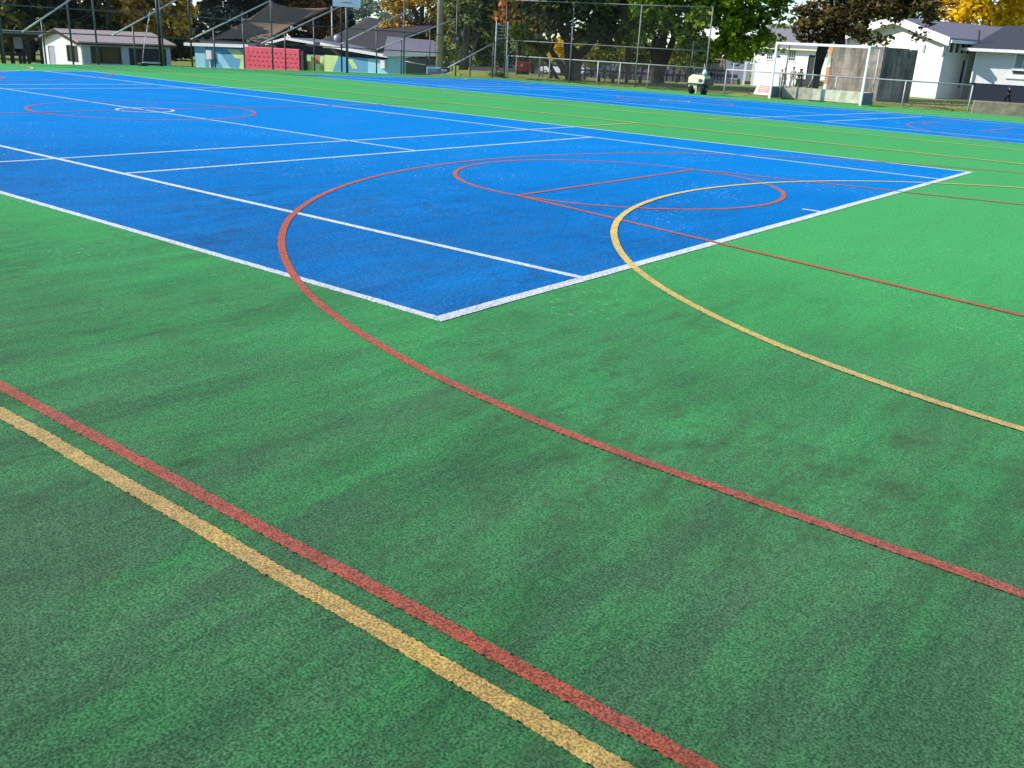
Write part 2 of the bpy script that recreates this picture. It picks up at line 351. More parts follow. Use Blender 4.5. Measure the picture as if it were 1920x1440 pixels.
# ================================================================== TERRAIN AND COURT
EDGE_PX = [(0,119),(150,121),(322,124),(460,129),(590,133),(750,139),(855,142.5),(950,147),(1100,158),(1240,168),(1440,184),(1640,198),(1812,211),(1920,219)]
EDGE = [G(u, v)[:2] for u, v in EDGE_PX]
e0, e1 = EDGE[-2], EDGE[-1]; dd = (e1-e0)/np.linalg.norm(e1-e0)
COURT = [np.array([EDGE[0][0]+0.3, -14.0])] + EDGE + [e1+dd*26.0, np.array([40.0, -14.0])]

def clip_y(poly, y0, above):
    out = []
    for i in range(len(poly)):
        a, b = poly[i], poly[(i+1) % len(poly)]
        ia, ib = (a[1] >= y0) == above, (b[1] >= y0) == above
        if ia: out.append(a)
        if ia != ib:
            t = (y0-a[1])/(b[1]-a[1]); out.append(a+(b-a)*t)
    return out
def sheet(poly, lift, depth=0.0):
    mb = MB()
    for above in (False, True):
        pl = clip_y(poly, 9.9, above)
        if len(pl) > 2: mb.add([(q[0], q[1], zc(q[1])+lift) for q in pl], [tuple(range(len(pl)))])
    return mb
def poly_dist(X, Y, poly):                    # signed distance to a polygon: negative inside
    P = np.array(poly); d2 = np.full(X.shape, 1e9); inside = np.zeros(X.shape, bool)
    for i in range(len(P)):
        a, b = P[i], P[(i+1) % len(P)]; e = b-a
        t = np.clip(((X-a[0])*e[0]+(Y-a[1])*e[1])/(e@e), 0, 1)
        d2 = np.minimum(d2, (X-a[0]-t*e[0])**2+(Y-a[1]-t*e[1])**2)
        c = ((a[1] > Y) != (b[1] > Y)) & (X < (b[0]-a[0])*(Y-a[1])/(b[1]-a[1]+1e-12)+a[0]); inside ^= c
    d = np.sqrt(d2); return np.where(inside, -d, d)
def ss(a, b, x): t = np.clip((x-a)/(b-a), 0, 1); return t*t*(3-2*t)
def side(u, v, X, Y):                         # signed distance to the right of a sight line
    d = ray(u, v)[:2]; d = d/np.linalg.norm(d); return (X-CAM[0])*d[1]-(Y-CAM[1])*d[0]
LAWN_Z, LOW_Z, MID_Z = -0.17, -2.45, -2.4
def terrain(X, Y):
    X = np.asarray(X, float); Y = np.asarray(Y, float)
    pd = poly_dist(X, Y, COURT)
    wl = ss(0.0, 5.0, -side(868, 130, X, Y))*ss(0.4, 6.0, pd)
    dist = np.hypot(X-CAM[0], Y-CAM[1])
    wm = (1-ss(0.0, 12.0, side(1385, 140, X, Y)))*ss(50, 98, dist)
    z = LAWN_Z + (MID_Z-LAWN_Z)*wm
    z = z*(1-wl) + LOW_Z*wl
    return np.where(pd < 0.35, -0.55, z)
def tz(x, y): return float(terrain(np.array([x]), np.array([y]))[0])
def T(u, v, lo=20.0, hi=260.0):               # pixel -> point of the land beyond the court
    ds = np.arange(lo, hi, 0.25); d = ray(u, v); h = math.hypot(d[0], d[1])
    P = CAM[None]+d[None]*(ds/h)[:, None]; k = np.argmax(P[:, 2] <= terrain(P[:, 0], P[:, 1])); return P[k]
def TD(u, v, dist):                           # on the land at a chosen distance
    p = D(u, v, dist); return np.array([p[0], p[1], tz(p[0], p[1])])

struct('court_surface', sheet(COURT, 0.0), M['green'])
xs = np.concatenate([np.arange(-330, -50, 10), np.arange(-50, 60, 1.0), np.arange(60, 261, 10)])
ys = np.concatenate([np.arange(-90, -20, 10), np.arange(-20, 75, 1.0), np.arange(75, 401, 8)])
XX, YY = np.meshgrid(xs, ys); ZZ = terrain(XX, YY)
ZZ = ZZ + 0.05*np.sin(XX*0.37+1.0)*np.sin(YY*0.29)*(poly_dist(XX, YY, COURT) > 1.5)
nx = len(xs); gv = np.stack([XX.ravel(), YY.ravel(), ZZ.ravel()], 1)
ii = np.arange(len(ys)-1)[:, None]*nx + np.arange(nx-1)[None]; ii = ii.ravel()
gmb = MB(); gmb.v = [tuple(q) for q in gv]; gmb.f = [tuple(q) for q in np.stack([ii, ii+1, ii+nx+1, ii+nx], 1)]
g_o = struct('ground', gmb, M['lawn']); g_o.data.polygons.foreach_set('use_smooth', [True]*len(g_o.data.polygons))
# road and car park on the lower land beyond the lawn
rmb = MB(); ru = np.linspace(880, 1392, 24)
for k, dist in enumerate((99.0, 150.0, 215.0)):
    for u in ru: p = D(u, 130, dist); rmb.v.append((p[0], p[1], MID_Z+0.06))
n_ = len(ru)
for k in range(2):
    for i in range(n_-1): rmb.f.append((k*n_+i, k*n_+i+1, (k+1)*n_+i+1, (k+1)*n_+i))
struct('road', rmb, M['asphalt'])

BLUE_W, BLUE_L = 5.485, 11.885
def rect(cx, cy, hx, hy): return [np.array(q) for q in ((cx-hx, cy-hy), (cx+hx, cy-hy), (cx+hx, cy+hy), (cx-hx, cy+hy))]
CY2 = 18.2
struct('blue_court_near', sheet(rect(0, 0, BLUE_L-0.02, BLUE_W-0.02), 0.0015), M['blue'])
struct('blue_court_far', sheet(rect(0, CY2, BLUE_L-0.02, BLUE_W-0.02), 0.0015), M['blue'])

def strip(mb, pts, width, lift):              # a painted turf line with a slightly ragged edge
    pts = [np.array(q, float) for q in pts]; dens = [pts[0]]
    for a, b in zip(pts[:-1], pts[1:]):
        L_ = np.linalg.norm(b-a); t = 0.0
        while True:
            q = a+(b-a)*t/L_; dist = np.linalg.norm(q-CAM[:2]); t += min(max(dist*0.0028, 0.007), 0.5)
            if t >= L_: break
            dens.append(a+(b-a)*t/L_)
        dens.append(b)
    P = np.array(dens); tg = np.gradient(P, axis=0); tg /= np.linalg.norm(tg, axis=1)[:, None]+1e-9
    nr = np.stack([-tg[:, 1], tg[:, 0]], 1); dist = np.linalg.norm(P-CAM[:2], axis=1)
    k = len(P); amp = 0.0015+0.0004*np.clip((6-dist)/3, 0, 1)
    wob = np.interp(np.arange(k), np.linspace(0, k-1, max(4, k//40)), rng.normal(0, 0.0025, max(4, k//40)))
    l = P+nr*(width/2+wob+rng.normal(0, 1, k)*amp)[:, None]; r = P-nr*(width/2-wob+rng.normal(0, 1, k)*amp)[:, None]
    vs = [(q[0], q[1], zc(q[1])+lift) for q in l]+[(q[0], q[1], zc(q[1])+lift) for q in r]
    mb.add(vs, [(i, i+k, i+k+1, i+1) for i in range(k-1)])
def arc(cx, cy, r, a0, a1, n=120):
    return [(cx+r*math.cos(a), cy+r*math.sin(a)) for a in np.linspace(math.radians(a0), math.radians(a1), n)]

for idx, cy in enumerate((0.0, CY2)):
    W_, O_, Y_ = MB(), MB(), MB(); near = idx == 0
    # tennis (white)
    for s in (-1, 1):
        strip(W_, [(-11.885, cy+s*5.46), (11.885, cy+s*5.46)], 0.062, 0.0028)
        strip(W_, [(-11.80, cy+s*4.09), (11.80, cy+s*4.09)], 0.062, 0.0028)
        strip(W_, [(s*11.84, cy-5.485), (s*11.84, cy+5.485)], 0.082, 0.0034)
        strip(W_, [(s*6.375, cy-4.09), (s*6.375, cy+4.09)], 0.055, 0.0034)
        strip(W_, [(s*11.80, cy), (s*11.62, cy)], 0.05, 0.0028)
        # netball thirds: white on the blue, yellow on the green
        strip(W_, [(s*5.083, cy-5.43), (s*5.083, cy+5.43)], 0.05, 0.0040)
        strip(Y_, [(s*5.083, cy-5.49), (s*5.083, cy-7.58)], 0.05, 0.0068)
        strip(Y_, [(s*5.083, cy+5.49), (s*5.083, cy+7.58)], 0.05, 0.0068)
        strip(Y_, [(-15.25, cy+s*7.60), (15.25, cy+s*7.60)], 0.058, 0.0074)
        strip(Y_, [(s*15.225, cy-7.62), (s*15.225, cy+7.62)], 0.05, 0.0080)
        a = arc(15.25, cy, 4.90, 90, 270)
        if s < 0: a = [(-x, y) for x, y in a]
        strip(Y_, a, 0.055, 0.0068)
        # basketball (orange)
        a = [(15.2, cy+6.25)]+arc(13.70, cy, 6.25, 90, 270)+[(15.2, cy-6.25)]
        k = arc(9.47, cy, 1.80, 0, 360)
        ft = [(9.47, cy-1.80), (9.47, cy+1.80)]; k1 = [(9.47, cy-1.80), (15.2, cy-3.0)]; k2 = [(9.47, cy+1.80), (15.2, cy+3.0)]
        if s < 0: a, k, ft, k1, k2 = [[(-x, y) for x, y in q] for q in (a, k, ft, k1, k2)]
        strip(O_, a, 0.05, 0.0050); strip(O_, k, 0.05, 0.0050)
        for q in (k1, k2): strip(O_, q, 0.05, 0.0060)
        strip(O_, ft, 0.05, 0.0055)
        strip(O_, [(-15.2, cy+s*7.475), (15.2, cy+s*7.475)], 0.05 if near and s < 0 else 0.022, 0.0060)
    strip(W_, [(-6.375, cy), (6.375, cy)], 0.05, 0.0028)
    strip(W_, arc(0, cy, 0.45, 0, 360, 48), 0.05, 0.0045)
    strip(O_, arc(0, cy, 1.80, 0, 360), 0.05, 0.0050)
    strip(O_, [(0, cy-7.45), (0, cy+7.45)], 0.05, 0.0060)
    sfx = 'near' if near else 'far'
    struct('white_court_lines_'+sfx, W_, M['lwhite']); struct('orange_court_lines_'+sfx, O_, M['lorange']); struct('yellow_court_lines_'+sfx, Y_, M['lyellow'])

# ================================================================== FENCES
def wires(mb, a, b, z0, z1, pitch=0.075, r=0.0020):      # diamond mesh of straight wires between two ends
    a = np.array(a, float); b = np.array(b, float); L_ = np.linalg.norm((b-a)[:2]); d = (b-a)/L_; hgt = z1-z0
    n = np.array([d[1], -d[0], 0]); n /= np.linalg.norm(n)
    for s in (-1, 1):
        x = -hgt
        while x < L_+hgt:
            p0, p1 = (x, 0.0), (x+s*hgt, hgt)
            # clip to [0, L]
            t0, t1 = 0.0, 1.0
            dx = p1[0]-p0[0]
            ta, tb = (0-p0[0])/dx, (L_-p0[0])/dx; lo, hi = min(ta, tb), max(ta, tb)
            t0, t1 = max(t0, lo), min(t1, hi)
            if t1-t0 > 0.02:
                q0 = a+d*(p0[0]+dx*t0)+np.array([0, 0, z0+hgt*t0]); q1 = a+d*(p0[0]+dx*t1)+np.array([0, 0, z0+hgt*t1])
                t = (q1-q0)/np.linalg.norm(q1-q0); e = np.cross(t, n); o = n*(0.001*s)
                mb.add([q0+o-e*r, q0+o+e*r, q0+o+n*r, q1+o-e*r, q1+o+e*r, q1+o+n*r], [(0, 1, 4, 3), (1, 2, 5, 4), (2, 0, 3, 5)])
            x += pitch
def on_edge(u):                               # foot of a post on the edge of the court
    for (u0, v0), (u1, v1) in zip(EDGE_PX[:-1], EDGE_PX[1:]):
        if u <= u1: break
    v = v0+(v1-v0)*(u-u0)/(u1-u0); p = G(u, v-0.6); p = p+np.array([0, 0, 0]); return p
FENCE_H, RAIL_1, RAIL_2 = 3.35, 0.93, 1.68
def fence_run(posts, label, braces, h=FENCE_H, rails=(RAIL_1, RAIL_2, None), group='tall mesh fences behind the courts', pm='galv'):
    feet = [on_edge(u) for u, full in posts]
    t = thing('chain_link_fence', feet[0], label, 'fence', group)
    for k, ((u, full), f) in enumerate(zip(posts, feet)):
        if full: obj('post', MB().tube([f-[0, 0, .05], f+[0, 0, h]], 0.032, 8), M[pm], t, smooth=True)
    for i, rh in enumerate(rails):
        rh = h if rh is None else rh
        mb = MB()
        mb.tube([f+[0, 0, rh] for f in feet], 0.021, 6); obj('rail', mb, M[pm], t, smooth=True)
    mb = MB()
    for a, b in zip(feet[:-1], feet[1:]): wires(mb, a, b, 0.03, h)
    obj('wire_mesh', mb, M['wire'], t)
    for (b0, b1, mids) in braces:
        p0 = brace_pt(b0, feet); p1 = brace_pt(b1, feet)
        br = obj('raking_brace', MB().tube([p0, p1], 0.026, 8), M['galv_light'], t, smooth=True)
        for mu in mids:
            f = on_edge(mu); e = (p1-p0); k = (f-p0)[:2]@e[:2]/(e[:2]@e[:2]); q = p0+e*k
            obj('post', MB().tube([f-[0, 0, .05], np.array([f[0], f[1], q[2]])], 0.028, 8), M['galv'], t, smooth=True)
    return t
def brace_pt(px, feet):                       # a point on the fence plane, 8 cm to the court side
    u, v = px; best = None
    for a, b in zip(feet[:-1], feet[1:]):
        fr = Frame(a, (b-a)[:2]); L_ = np.linalg.norm((b-a)[:2]); s, z = fr.hit(u, v, 0.08)
        c = max(0-s, s-L_, 0)
        if best is None or c < best[0]: best = (c, fr.P(s, 0.08, z))
    return best[1]
# bases of the full posts along the left and back edges, as sight lines to the court edge
fence_run([(-40, True), (10, True), (138, True), (185, True), (308, True), (361, True)], 'leftmost stretch of tall grey mesh fence in front of the white hut',
          [((42, 60), (138, -5), (87,)), ((210, 67), (335, -3), (255,))])
fence_run([(361, True), (512, True), (641, True)], 'tall grey mesh fence in front of the red climbing panel, with two pale raking braces',
          [((358, 74), (505, 2), (404, 459)), ((490, 82), (640, 11), (536, 590))])
fence_run([(641, True), (757, True), (854, True), (945, True)], 'tall grey mesh fence carrying a small navy sign, between mural and ladder frame',
          [((641, 82), (755, 24), (706,)), ((707, 93), (854, 35), (752, 805)), ((840, 127), (923, 82), (881, 923))])
fence_run([(945, True), (1067, True), (1190, True), (1319, True)], 'tall mesh fence without braces in front of the big dark trees', [], rails=(RAIL_2-0.03, None), pm='galv_mid')
# ladder-like gate frame above the corner of the fence
f0, f1 = on_edge(925), on_edge(946)
t = thing('ladder_frame', f0, 'small grey steel frame of rungs standing on top of the fence corner', 'frame')
fr = Frame(f0+[0, 0, 0], (f1-f0)[:2]); Lw = np.linalg.norm((f1-f0)[:2])
for a in (0, Lw): obj('upright', MB().tube([fr.P(a, 0.12, -0.05), fr.P(a, 0.12, 2.42)], 0.03, 8), M['galv_light'], t, smooth=True)
for z in (1.70, 1.84, 1.98, 2.12, 2.26): obj('rung', MB().tube([fr.P(0, 0.12, z), fr.P(Lw, 0.12, z)], 0.014 if z not in (1.70, 2.26) else 0.022, 6), M['galv_light'], t, smooth=True)

def low_fence(us, label, h=0.98):
    feet = [on_edge(u)+[0, 0, 0] for u in us]
    dv = np.array([0, 0, h])
    t = thing('low_mesh_fence', feet[0], label, 'fence', 'low mesh fences along the back of the courts')
    for f in feet: obj('post', MB().tube([f-[0, 0, .1], f+dv], 0.028, 8), M['galv_light'], t, smooth=True)
    obj('rail', MB().tube([f+dv for f in feet], 0.026, 8), M['galv_light'], t, smooth=True)
    mb = MB()
    for a, b in zip(feet[:-1], feet[1:]): wires(mb, a, b, 0.02, h, 0.07, 0.0020)
    obj('wire_mesh', mb, M['wire_pale'], t); return t
low_fence([951, 1029, 1119, 1160, 1213, 1318], 'low mesh fence with a pale top rail beneath the tall fence and dark trees')
low_fence([1357, 1460, 1562, 1690, 1814], 'low mesh fence with a pale top rail running behind the hockey goal')

# ================================================================== HOOPS, POLES AND SIGNS
def hoop(name, base, h, pr, mat, label, cat, board, boardmat, face):
    t = thing(name, base, label, cat, 'ball posts at the far left')
    obj('pole', MB().tube([base, base+[0, 0, h]], pr, 10), mat, t, smooth=True)
    f = np.array([face[0], face[1], 0.0]); f /= np.linalg.norm(f); s = np.array([-f[1], f[0], 0])
    c = base+[0, 0, h]+f*0.45
    obj('arm', MB().tube([base+[0, 0, h-0.1], c+[0, 0, 0.1]], 0.03, 8), mat, t, smooth=True)
    mb = MB(); bw, z0, z1 = board; q = base*[1, 1, 0]+f*0.45+[0, 0, base[2]]
    mb.prism([q-s*bw/2+[0, 0, z0], q+s*bw/2+[0, 0, z0], q+s*bw/2+[0, 0, z1], q-s*bw/2+[0, 0, z1]], f*0.03); bo = obj('backboard', mb, boardmat, t)
    rc = q+f*0.28+[0, 0, z0+0.15]
    sub('ring', MB().tube([rc+f*0.225*math.cos(a)+s*0.225*math.sin(a) for a in np.linspace(0, 2*math.pi, 20)], 0.01, 6, False), M['lorange'], bo, t, smooth=True)
    return t
pb = G(303, 124.0)
bt = hoop('basketball_hoop', pb, 3.0, 0.052, M['black'], 'slim black hoop pole with wheeled base in front of the white hut', 'basketball hoop', (1.1, 2.75, 3.5), M['white'], (0.9, -0.2))
q0 = G(268, 123.5)
obj('base_box', MB().box(q0, 0.18, 0.34, 0.10, 0.4), M['black'], bt, bevel=0.02)
obj('base_rail', MB().tube([q0+[0, 0, .1], pb+[0, 0, .1]], 0.03, 8), M['galv_light'], bt, smooth=True)
obj('stay', MB().tube([q0+[0, 0, .16], G(272, 123.5)*[1, 1, 0]+[0, 0, 0.55], pb+[-0.05, -.25, 1.75]], 0.016, 6), M['galv_light'], bt, smooth=True)
pb = G(651, 136.5)
hoop('netball_hoop', pb, 2.9, 0.05, M['galv'], 'grey steel pole carrying a white backboard before the brown shade sail', 'basketball hoop', (1.05, 2.42, 3.3), M['white'], (0.75, -0.66))

# weathered lamp pole standing beyond the fence corner
p = TD(824, 118, 62)
t = thing('light_pole', p, 'tall weathered concrete pole rising between the charcoal sail and a grey-green tree', 'pole')
obj('pole', MB().tube([p-[0, 0, .3], p+[0, 0, 12]], [0.24, 0.15], 12), M['pole_conc'], t, smooth=True)
obj('crossarm', MB().tube([p+[-.9, 0, 11.6], p+[.9, 0, 11.6]], 0.06, 8), M['galv'], t)

# small navy sign wired to the fence
fa, fb = on_edge(757), on_edge(945)
def fence_sign(u0, v0, u1, v1, b=0.10):
    fr = Frame(on_edge((u0+u1)/2), (fb-fa)[:2]); s0, z1 = fr.hit(u0, v0, b); s1, z0 = fr.hit(u1, v1, b); return fr, s0, s1, z0, z1
fr, s0, s1, z0, z1 = fence_sign(853, 66.5, 862, 79)
t = thing('fence_sign', fr.P((s0+s1)/2, .1, z0), 'small navy rectangular sign wired high on the mesh fence', 'sign')
obj('plate', MB().fbox(fr, s0, s1, .09, .10, z0, z1), M['navy'], t)
mb = MB(); w_ = s1-s0; h_ = z1-z0
for k, (x0, x1) in enumerate(((.25, .8), (.2, .7), (.2, .8))): mb.fbox(fr, s0+x0*w_, s0+x1*w_, .1, .103, z0+h_*(.7-.2*k), z0+h_*(.76-.2*k))
obj('lettering', mb, M['white'], t)
fr, s0, s1, z0, z1 = fence_sign(800, 125, 826, 140)
t = thing('banner', fr.P((s0+s1)/2, .1, z0), 'blue and white banner with a red foot, tied low on the mesh fence', 'banner')
w_, h_ = s1-s0, z1-z0
obj('panel', MB().fbox(fr, s0, s1, .08, .09, z0, z1), M['sign_blue'], t)
obj('header', MB().fbox(fr, s0, s1, .09, .095, z0+.78*h_, z1), M['white'], t)
obj('red_foot', MB().fbox(fr, s0, s1, .09, .095, z0, z0+.25*h_), M['sign_red'], t)
mb = MB()
for k in range(4): mb.fbox(fr, s0+(.12+.05*(k % 2))*w_, s0+(.9-.1*(k % 3))*w_, .09, .094, z0+h_*(.68-.11*k), z0+h_*(.71-.11*k))
mb.fbox(fr, s0, s0+.10*w_, .095, .098, z0, z1)
obj('lettering', mb, M['white'], t)
for k, (a, b_) in enumerate(((130, 134), (136.5, 140.5))):
    fr, s0, s1, z0, z1 = fence_sign(829, a, 838, b_)
    n = obj('notice', MB().fbox(fr, s0, s1, .085, .097, z0, z1), M['cloth_white'])
    tag(n, ('upper' if k == 0 else 'lower')+' of two small white notices beside the blue banner on the fence', 'notice', 'white notices on the fence')

# folding board sign left of the goal
p = T(1434, 178)
fr = Frame(p, (1.0, -0.08)); s0, z1 = fr.hit(1423, 152); s1, _ = fr.hit(1449, 152); hb = z1
t = thing('sandwich_board', p, 'white folding board sign with a red panel, on the grass beside the goal', 'sign')
for nm, sg in (('front_panel', 1), ('rear_panel', -1)):
    mb = MB(); pl = [fr.P(s0-.06, .20*sg, 0), fr.P(s1+.02, .20*sg, 0), fr.P(s1-.02, .02*sg, hb), fr.P(s0+.04, .02*sg, hb)]
    mb.prism(pl, fr.n*0.02); fp = obj(nm, mb, M['white'], t)
def onb(a, z): k = z/hb; return fr.P(s0+(s1-s0)*a, .226-.18*k, z)
mb = MB(); mb.prism([onb(.16, .2*hb), onb(.97, .2*hb), onb(.95, .72*hb), onb(.20, .72*hb)], fr.n*0.004); rp = obj('red_panel', mb, M['sign_red'], t)
mb = MB()
for k, (a0, a1) in enumerate(((.28, .85), (.24, .90), (.3, .8))):
    z = (.58-.14*k)*hb; mb.prism([onb(a0, z), onb(a1, z), onb(a1, z+.035*hb), onb(a0, z+.035*hb)], fr.n*0.008)
sub('lettering', mb, M['white'], rp, t)

# ================================================================== HOCKEY GOAL
gl, gr_ = G(1441, 184.5), G(1614.5, 198.5)
fr = Frame(gl, (gr_-gl)[:2]); GW = np.linalg.norm((gr_-gl)[:2]); GH = 2.12; GD = 1.25
gz_ = gr_[2]-gl[2]
def Q(a, b, z): return fr.P(a, b, z+gz_*a/GW)
t = thing('hockey_goal', gl, 'white hockey goal frame with low concrete-coloured backboard on the green turf', 'goal')
for a in (0.04, GW-.04):
    mb = MB(); mb.prism([Q(a-.04, .04, 0), Q(a+.04, .04, 0), Q(a+.04, -.04, 0), Q(a-.04, -.04, 0)], (0, 0, GH)); obj('goalpost', mb, M['white'], t, bevel=.008)
mb = MB(); mb.prism([Q(.085, .04, GH-.09), Q(GW-.085, .04, GH-.09), Q(GW-.085, -.04, GH-.09), Q(.085, -.04, GH-.09)], (0, 0, .09)); obj('crossbar', mb, M['white'], t, bevel=.008)
for a in (.05, GW-.05):
    obj('rear_upright', MB().tube([Q(a, -GD, 0), Q(a, -GD, GH-.06)], .028, 8), M['galv'] if a < 1 else M['galv_light'], t, smooth=True)
    obj('top_stay', MB().tube([Q(a, -.05, GH-.05), Q(a, -GD, GH-.06)], .024, 8), M['galv_light'], t, smooth=True)
for a in (.0, GW-.03):
    mb = MB(); mb.prism([Q(a, -.05, .02), Q(a, -GD+.03, .02), Q(a, -GD+.03, .46), Q(a, -.05, .46)], fr.d*.03); obj('side_board', mb, M['grey_board'], t)
for k in range(3):
    a0, a1 = .035+k*(GW-.07)/3, .035+(k+1)*(GW-.07)/3-.008
    mb = MB(); mb.prism([Q(a0, -GD, .02), Q(a1, -GD, .02), Q(a1, -GD, .46), Q(a0, -GD, .46)], fr.n*.035); obj('backboard', mb, M['concrete'], t)
for a in (.3, GW-.1): obj('foot', MB().box(Q(a, -GD-.12, .0), .16, .2, .12, .3), M['black'], t)

# ================================================================== CREAM MACHINE ON FAT TYRES
wl, wr = G(1295.5, 175.5), G(1320, 178)
vd = ((wl+wr)/2-CAM)[:2]; vd /= np.linalg.norm(vd); rd = np.array([vd[1], -vd[0]])
fr = Frame((wl+wr)/2, rd*math.cos(.42)-vd*math.sin(.42)); tr_ = abs((wr-wl)[:2]@rd)/2; WR = .19
t = thing('line_marking_machine', (wl+wr)/2, 'cream machine on fat black tyres with a black mast, parked on the turf edge', 'machine')
for a, rr in ((-tr_, WR*.92), (tr_, WR)):
    c = fr.P(a, 0.0, rr); w1 = obj('wheel', MB().lathe(c-fr.d*.10, fr.d, [(rr*.55, 0), (rr*.9, .015), (rr, .06), (rr, .14), (rr*.9, .185), (rr*.55, .20)], 20), M['rubber'], t, smooth=True)
    sub('rim', MB().lathe(c-fr.d*.106, fr.d, [(rr*.4, 0), (rr*.5, .01), (rr*.5, .2), (rr*.4, .212)], 14), M['galv'], w1, t, smooth=True)
c = fr.P(.0, -.55, .13); obj('wheel', MB().lathe(c-fr.d*.08, fr.d, [(.07, 0), (.13, .03), (.13, .13), (.07, .16)], 16), M['rubber'], t, smooth=True)
mb = MB(); mb.prism([fr.P(-.40, .16, .40), fr.P(.26, .16, .40), fr.P(.30, .14, .66), fr.P(.20, .10, .72), fr.P(-.26, .10, .74), fr.P(-.40, .14, .62)], fr.n*-.62); obj('tank', mb, M['cream'], t, bevel=.025)
mb = MB(); mb.prism([fr.P(-.36, .10, .20), fr.P(-.10, .10, .16), fr.P(.02, .10, .38), fr.P(-.40, .10, .38)], fr.n*-.5); obj('lower_body', mb, M['cream'], t, bevel=.03)
obj('chassis', MB().fbox(fr, -tr_, tr_, -.04, .04, WR-.02, WR+.03).fbox(fr, .02, .16, -.35, .08, .18, .41), M['dark_steel'], t)
obj('axle_stand', MB().fbox(fr, -.06, -.02, .04, .10, .03, .30), M['cream'], t)
obj('gap_shade', MB().fbox(fr, -.42, .02, .05, .165, .385, .405), M['rubber'], t); obj('grille', MB().fbox(fr, .05, .20, .155, .165, .46, .58), M['galv'], t)  # dark strip stands for shade in the gap below the tank
obj('seat', MB().fbox(fr, -.20, .20, -.45, -.02, .735, .80), M['slate'], t, bevel=.03)
obj('side_pod', MB().fbox(fr, .305, .42, -.5, .06, .36, .60), M['dark_steel'], t, bevel=.02)
hd = obj('lamp_head', MB().lathe(fr.P(.22, .02, .74), (0, 0, 1), [(.05, 0), (.085, .04), (.085, .12), (.05, .18)], 12), M['white'], t, smooth=True)
obj('mast', MB().tube([fr.P(-.37, .08, .40), fr.P(-.345, .08, 1.92)], .034, 8), M['black'], t, smooth=True)
obj('mast_head', MB().fbox(fr, -.39, -.30, .04, .12, 1.88, 1.96), M['black'], t)
obj('handlebar', MB().tube([fr.P(-.40, .10, 1.02), fr.P(-.12, .10, 1.04)], .018, 6).tube([fr.P(-.18, .06, .72), fr.P(-.22, .08, 1.03)], .016, 6), M['galv'], t, smooth=True)
obj('fuel_pipe', MB().tube([fr.P(.12, .0, .72), fr.P(.17, .0, 1.0), fr.P(.16, .0, 1.15)], .015, 6), M['galv_light'], t, smooth=True)
# ================================================================== BUILDINGS
def wall_with_holes(fr, a0, a1, z0, z1, holes, th=0.12):          # solid wall panels around rectangular openings
    mb = MB(); hs = sorted(holes)
    xs_ = [a0]
    for (h0, h1, y0, y1) in hs:
        if h0 > xs_[-1]: mb.fbox(fr, xs_[-1], h0, -th, 0, z0, z1)
        if y0 > z0+.01: mb.fbox(fr, h0, h1, -th, 0, z0, y0)
        if y1 < z1-.01: mb.fbox(fr, h0, h1, -th, 0, y1, z1)
        xs_.append(h1)
    mb.fbox(fr, xs_[-1], a1, -th, 0, z0, z1); return mb
def window(fr, root, h, frame_mat, pane_mat, bars=(), cross=(), fw=0.05, sill=None, name='window'):
    a0, a1, z0, z1 = h
    mb = MB().fbox(fr, a0-fw, a0, -.08, .025, z0-fw, z1+fw).fbox(fr, a1, a1+fw, -.08, .025, z0-fw, z1+fw)
    mb.fbox(fr, a0, a1, -.08, .022, z0-fw, z0).fbox(fr, a0, a1, -.08, .022, z1, z1+fw)
    for b in bars: mb.fbox(fr, a0+(a1-a0)*b-.018, a0+(a1-a0)*b+.018, -.065, .012, z0, z1)
    for b in cross: mb.fbox(fr, a0, a1, -.065, .010, z0+(z1-z0)*b-.018, z0+(z1-z0)*b+.018)
    w_ = obj(name, mb, frame_mat, root)
    sub('pane', MB().fbox(fr, a0, a1, -.075, -.068, z0, z1), pane_mat, w_, root)
    if sill: sub('sill', MB().fbox(fr, a0-fw-.03, a1+fw+.03, .0, .07, z0-fw-.05, z0-fw-.002), sill, w_, root)
    return w_
def hitrect(fr, u0, v0, u1, v1):
    a0, z1 = fr.hit(u0, v0); a1, _ = fr.hit(u1, v0); _, z0 = fr.hit((u0+u1)/2, v1); return (min(a0, a1), max(a0, a1), z0, z1)

# ---- white hut on the lower field, far left
P0 = D(155, 121, 80.0); P0[2] = LOW_Z-.05
vd = (P0-CAM)[:2]; vd /= np.linalg.norm(vd); rd = np.array([vd[1], -vd[0]])
ld = rd*math.cos(math.radians(24))+vd*math.sin(math.radians(24)); gd = -rd*math.sin(math.radians(24))+vd*math.cos(math.radians(24))
FL = Frame(P0, ld); FG = Frame(P0, gd)
LL, EV = FL.hit(319, 88); EV = FL.hit(160, 79)[1]; GL, _ = FG.hit(80, 90)
RH = FG.hit(105, 56)[1]; GMID = FG.hit(112, 60)[0]; GMID = GL*.52
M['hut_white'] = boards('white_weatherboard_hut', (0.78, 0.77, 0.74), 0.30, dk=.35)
M['hut_side'] = boards('shaded_white_weatherboard', (0.46, 0.52, 0.58), 0.24)  # blue-grey shade of the long wall put into the white board colour
t = thing('hut', P0, 'small white weatherboard hut with tan roof and dark garage opening, far left', 'hut')
dr = hitrect(FG, 102, 87, 89.5, 122); dr = (dr[0], dr[1], .02, dr[3]); wn_ = hitrect(FG, 144, 87, 125, 114)
wg = wall_with_holes(FG, .0, GL, -.2, EV, [dr, wn_])
wg.prism([FG.P(0, -.12, EV), FG.P(GL, -.12, EV), FG.P(GMID, -.12, RH-.1)], FG.n*.12); obj('gable_wall', wg, M['hut_white'], t)
w2 = hitrect(FL, 171.5, 89, 224, 117); gd2 = hitrect(FL, 241, 90, 311, 122); gd2 = (gd2[0], gd2[1], 0.0, gd2[3])
obj('side_wall', wall_with_holes(FL, .12, LL, -.2, EV, [w2, gd2]), M['hut_side'], t)
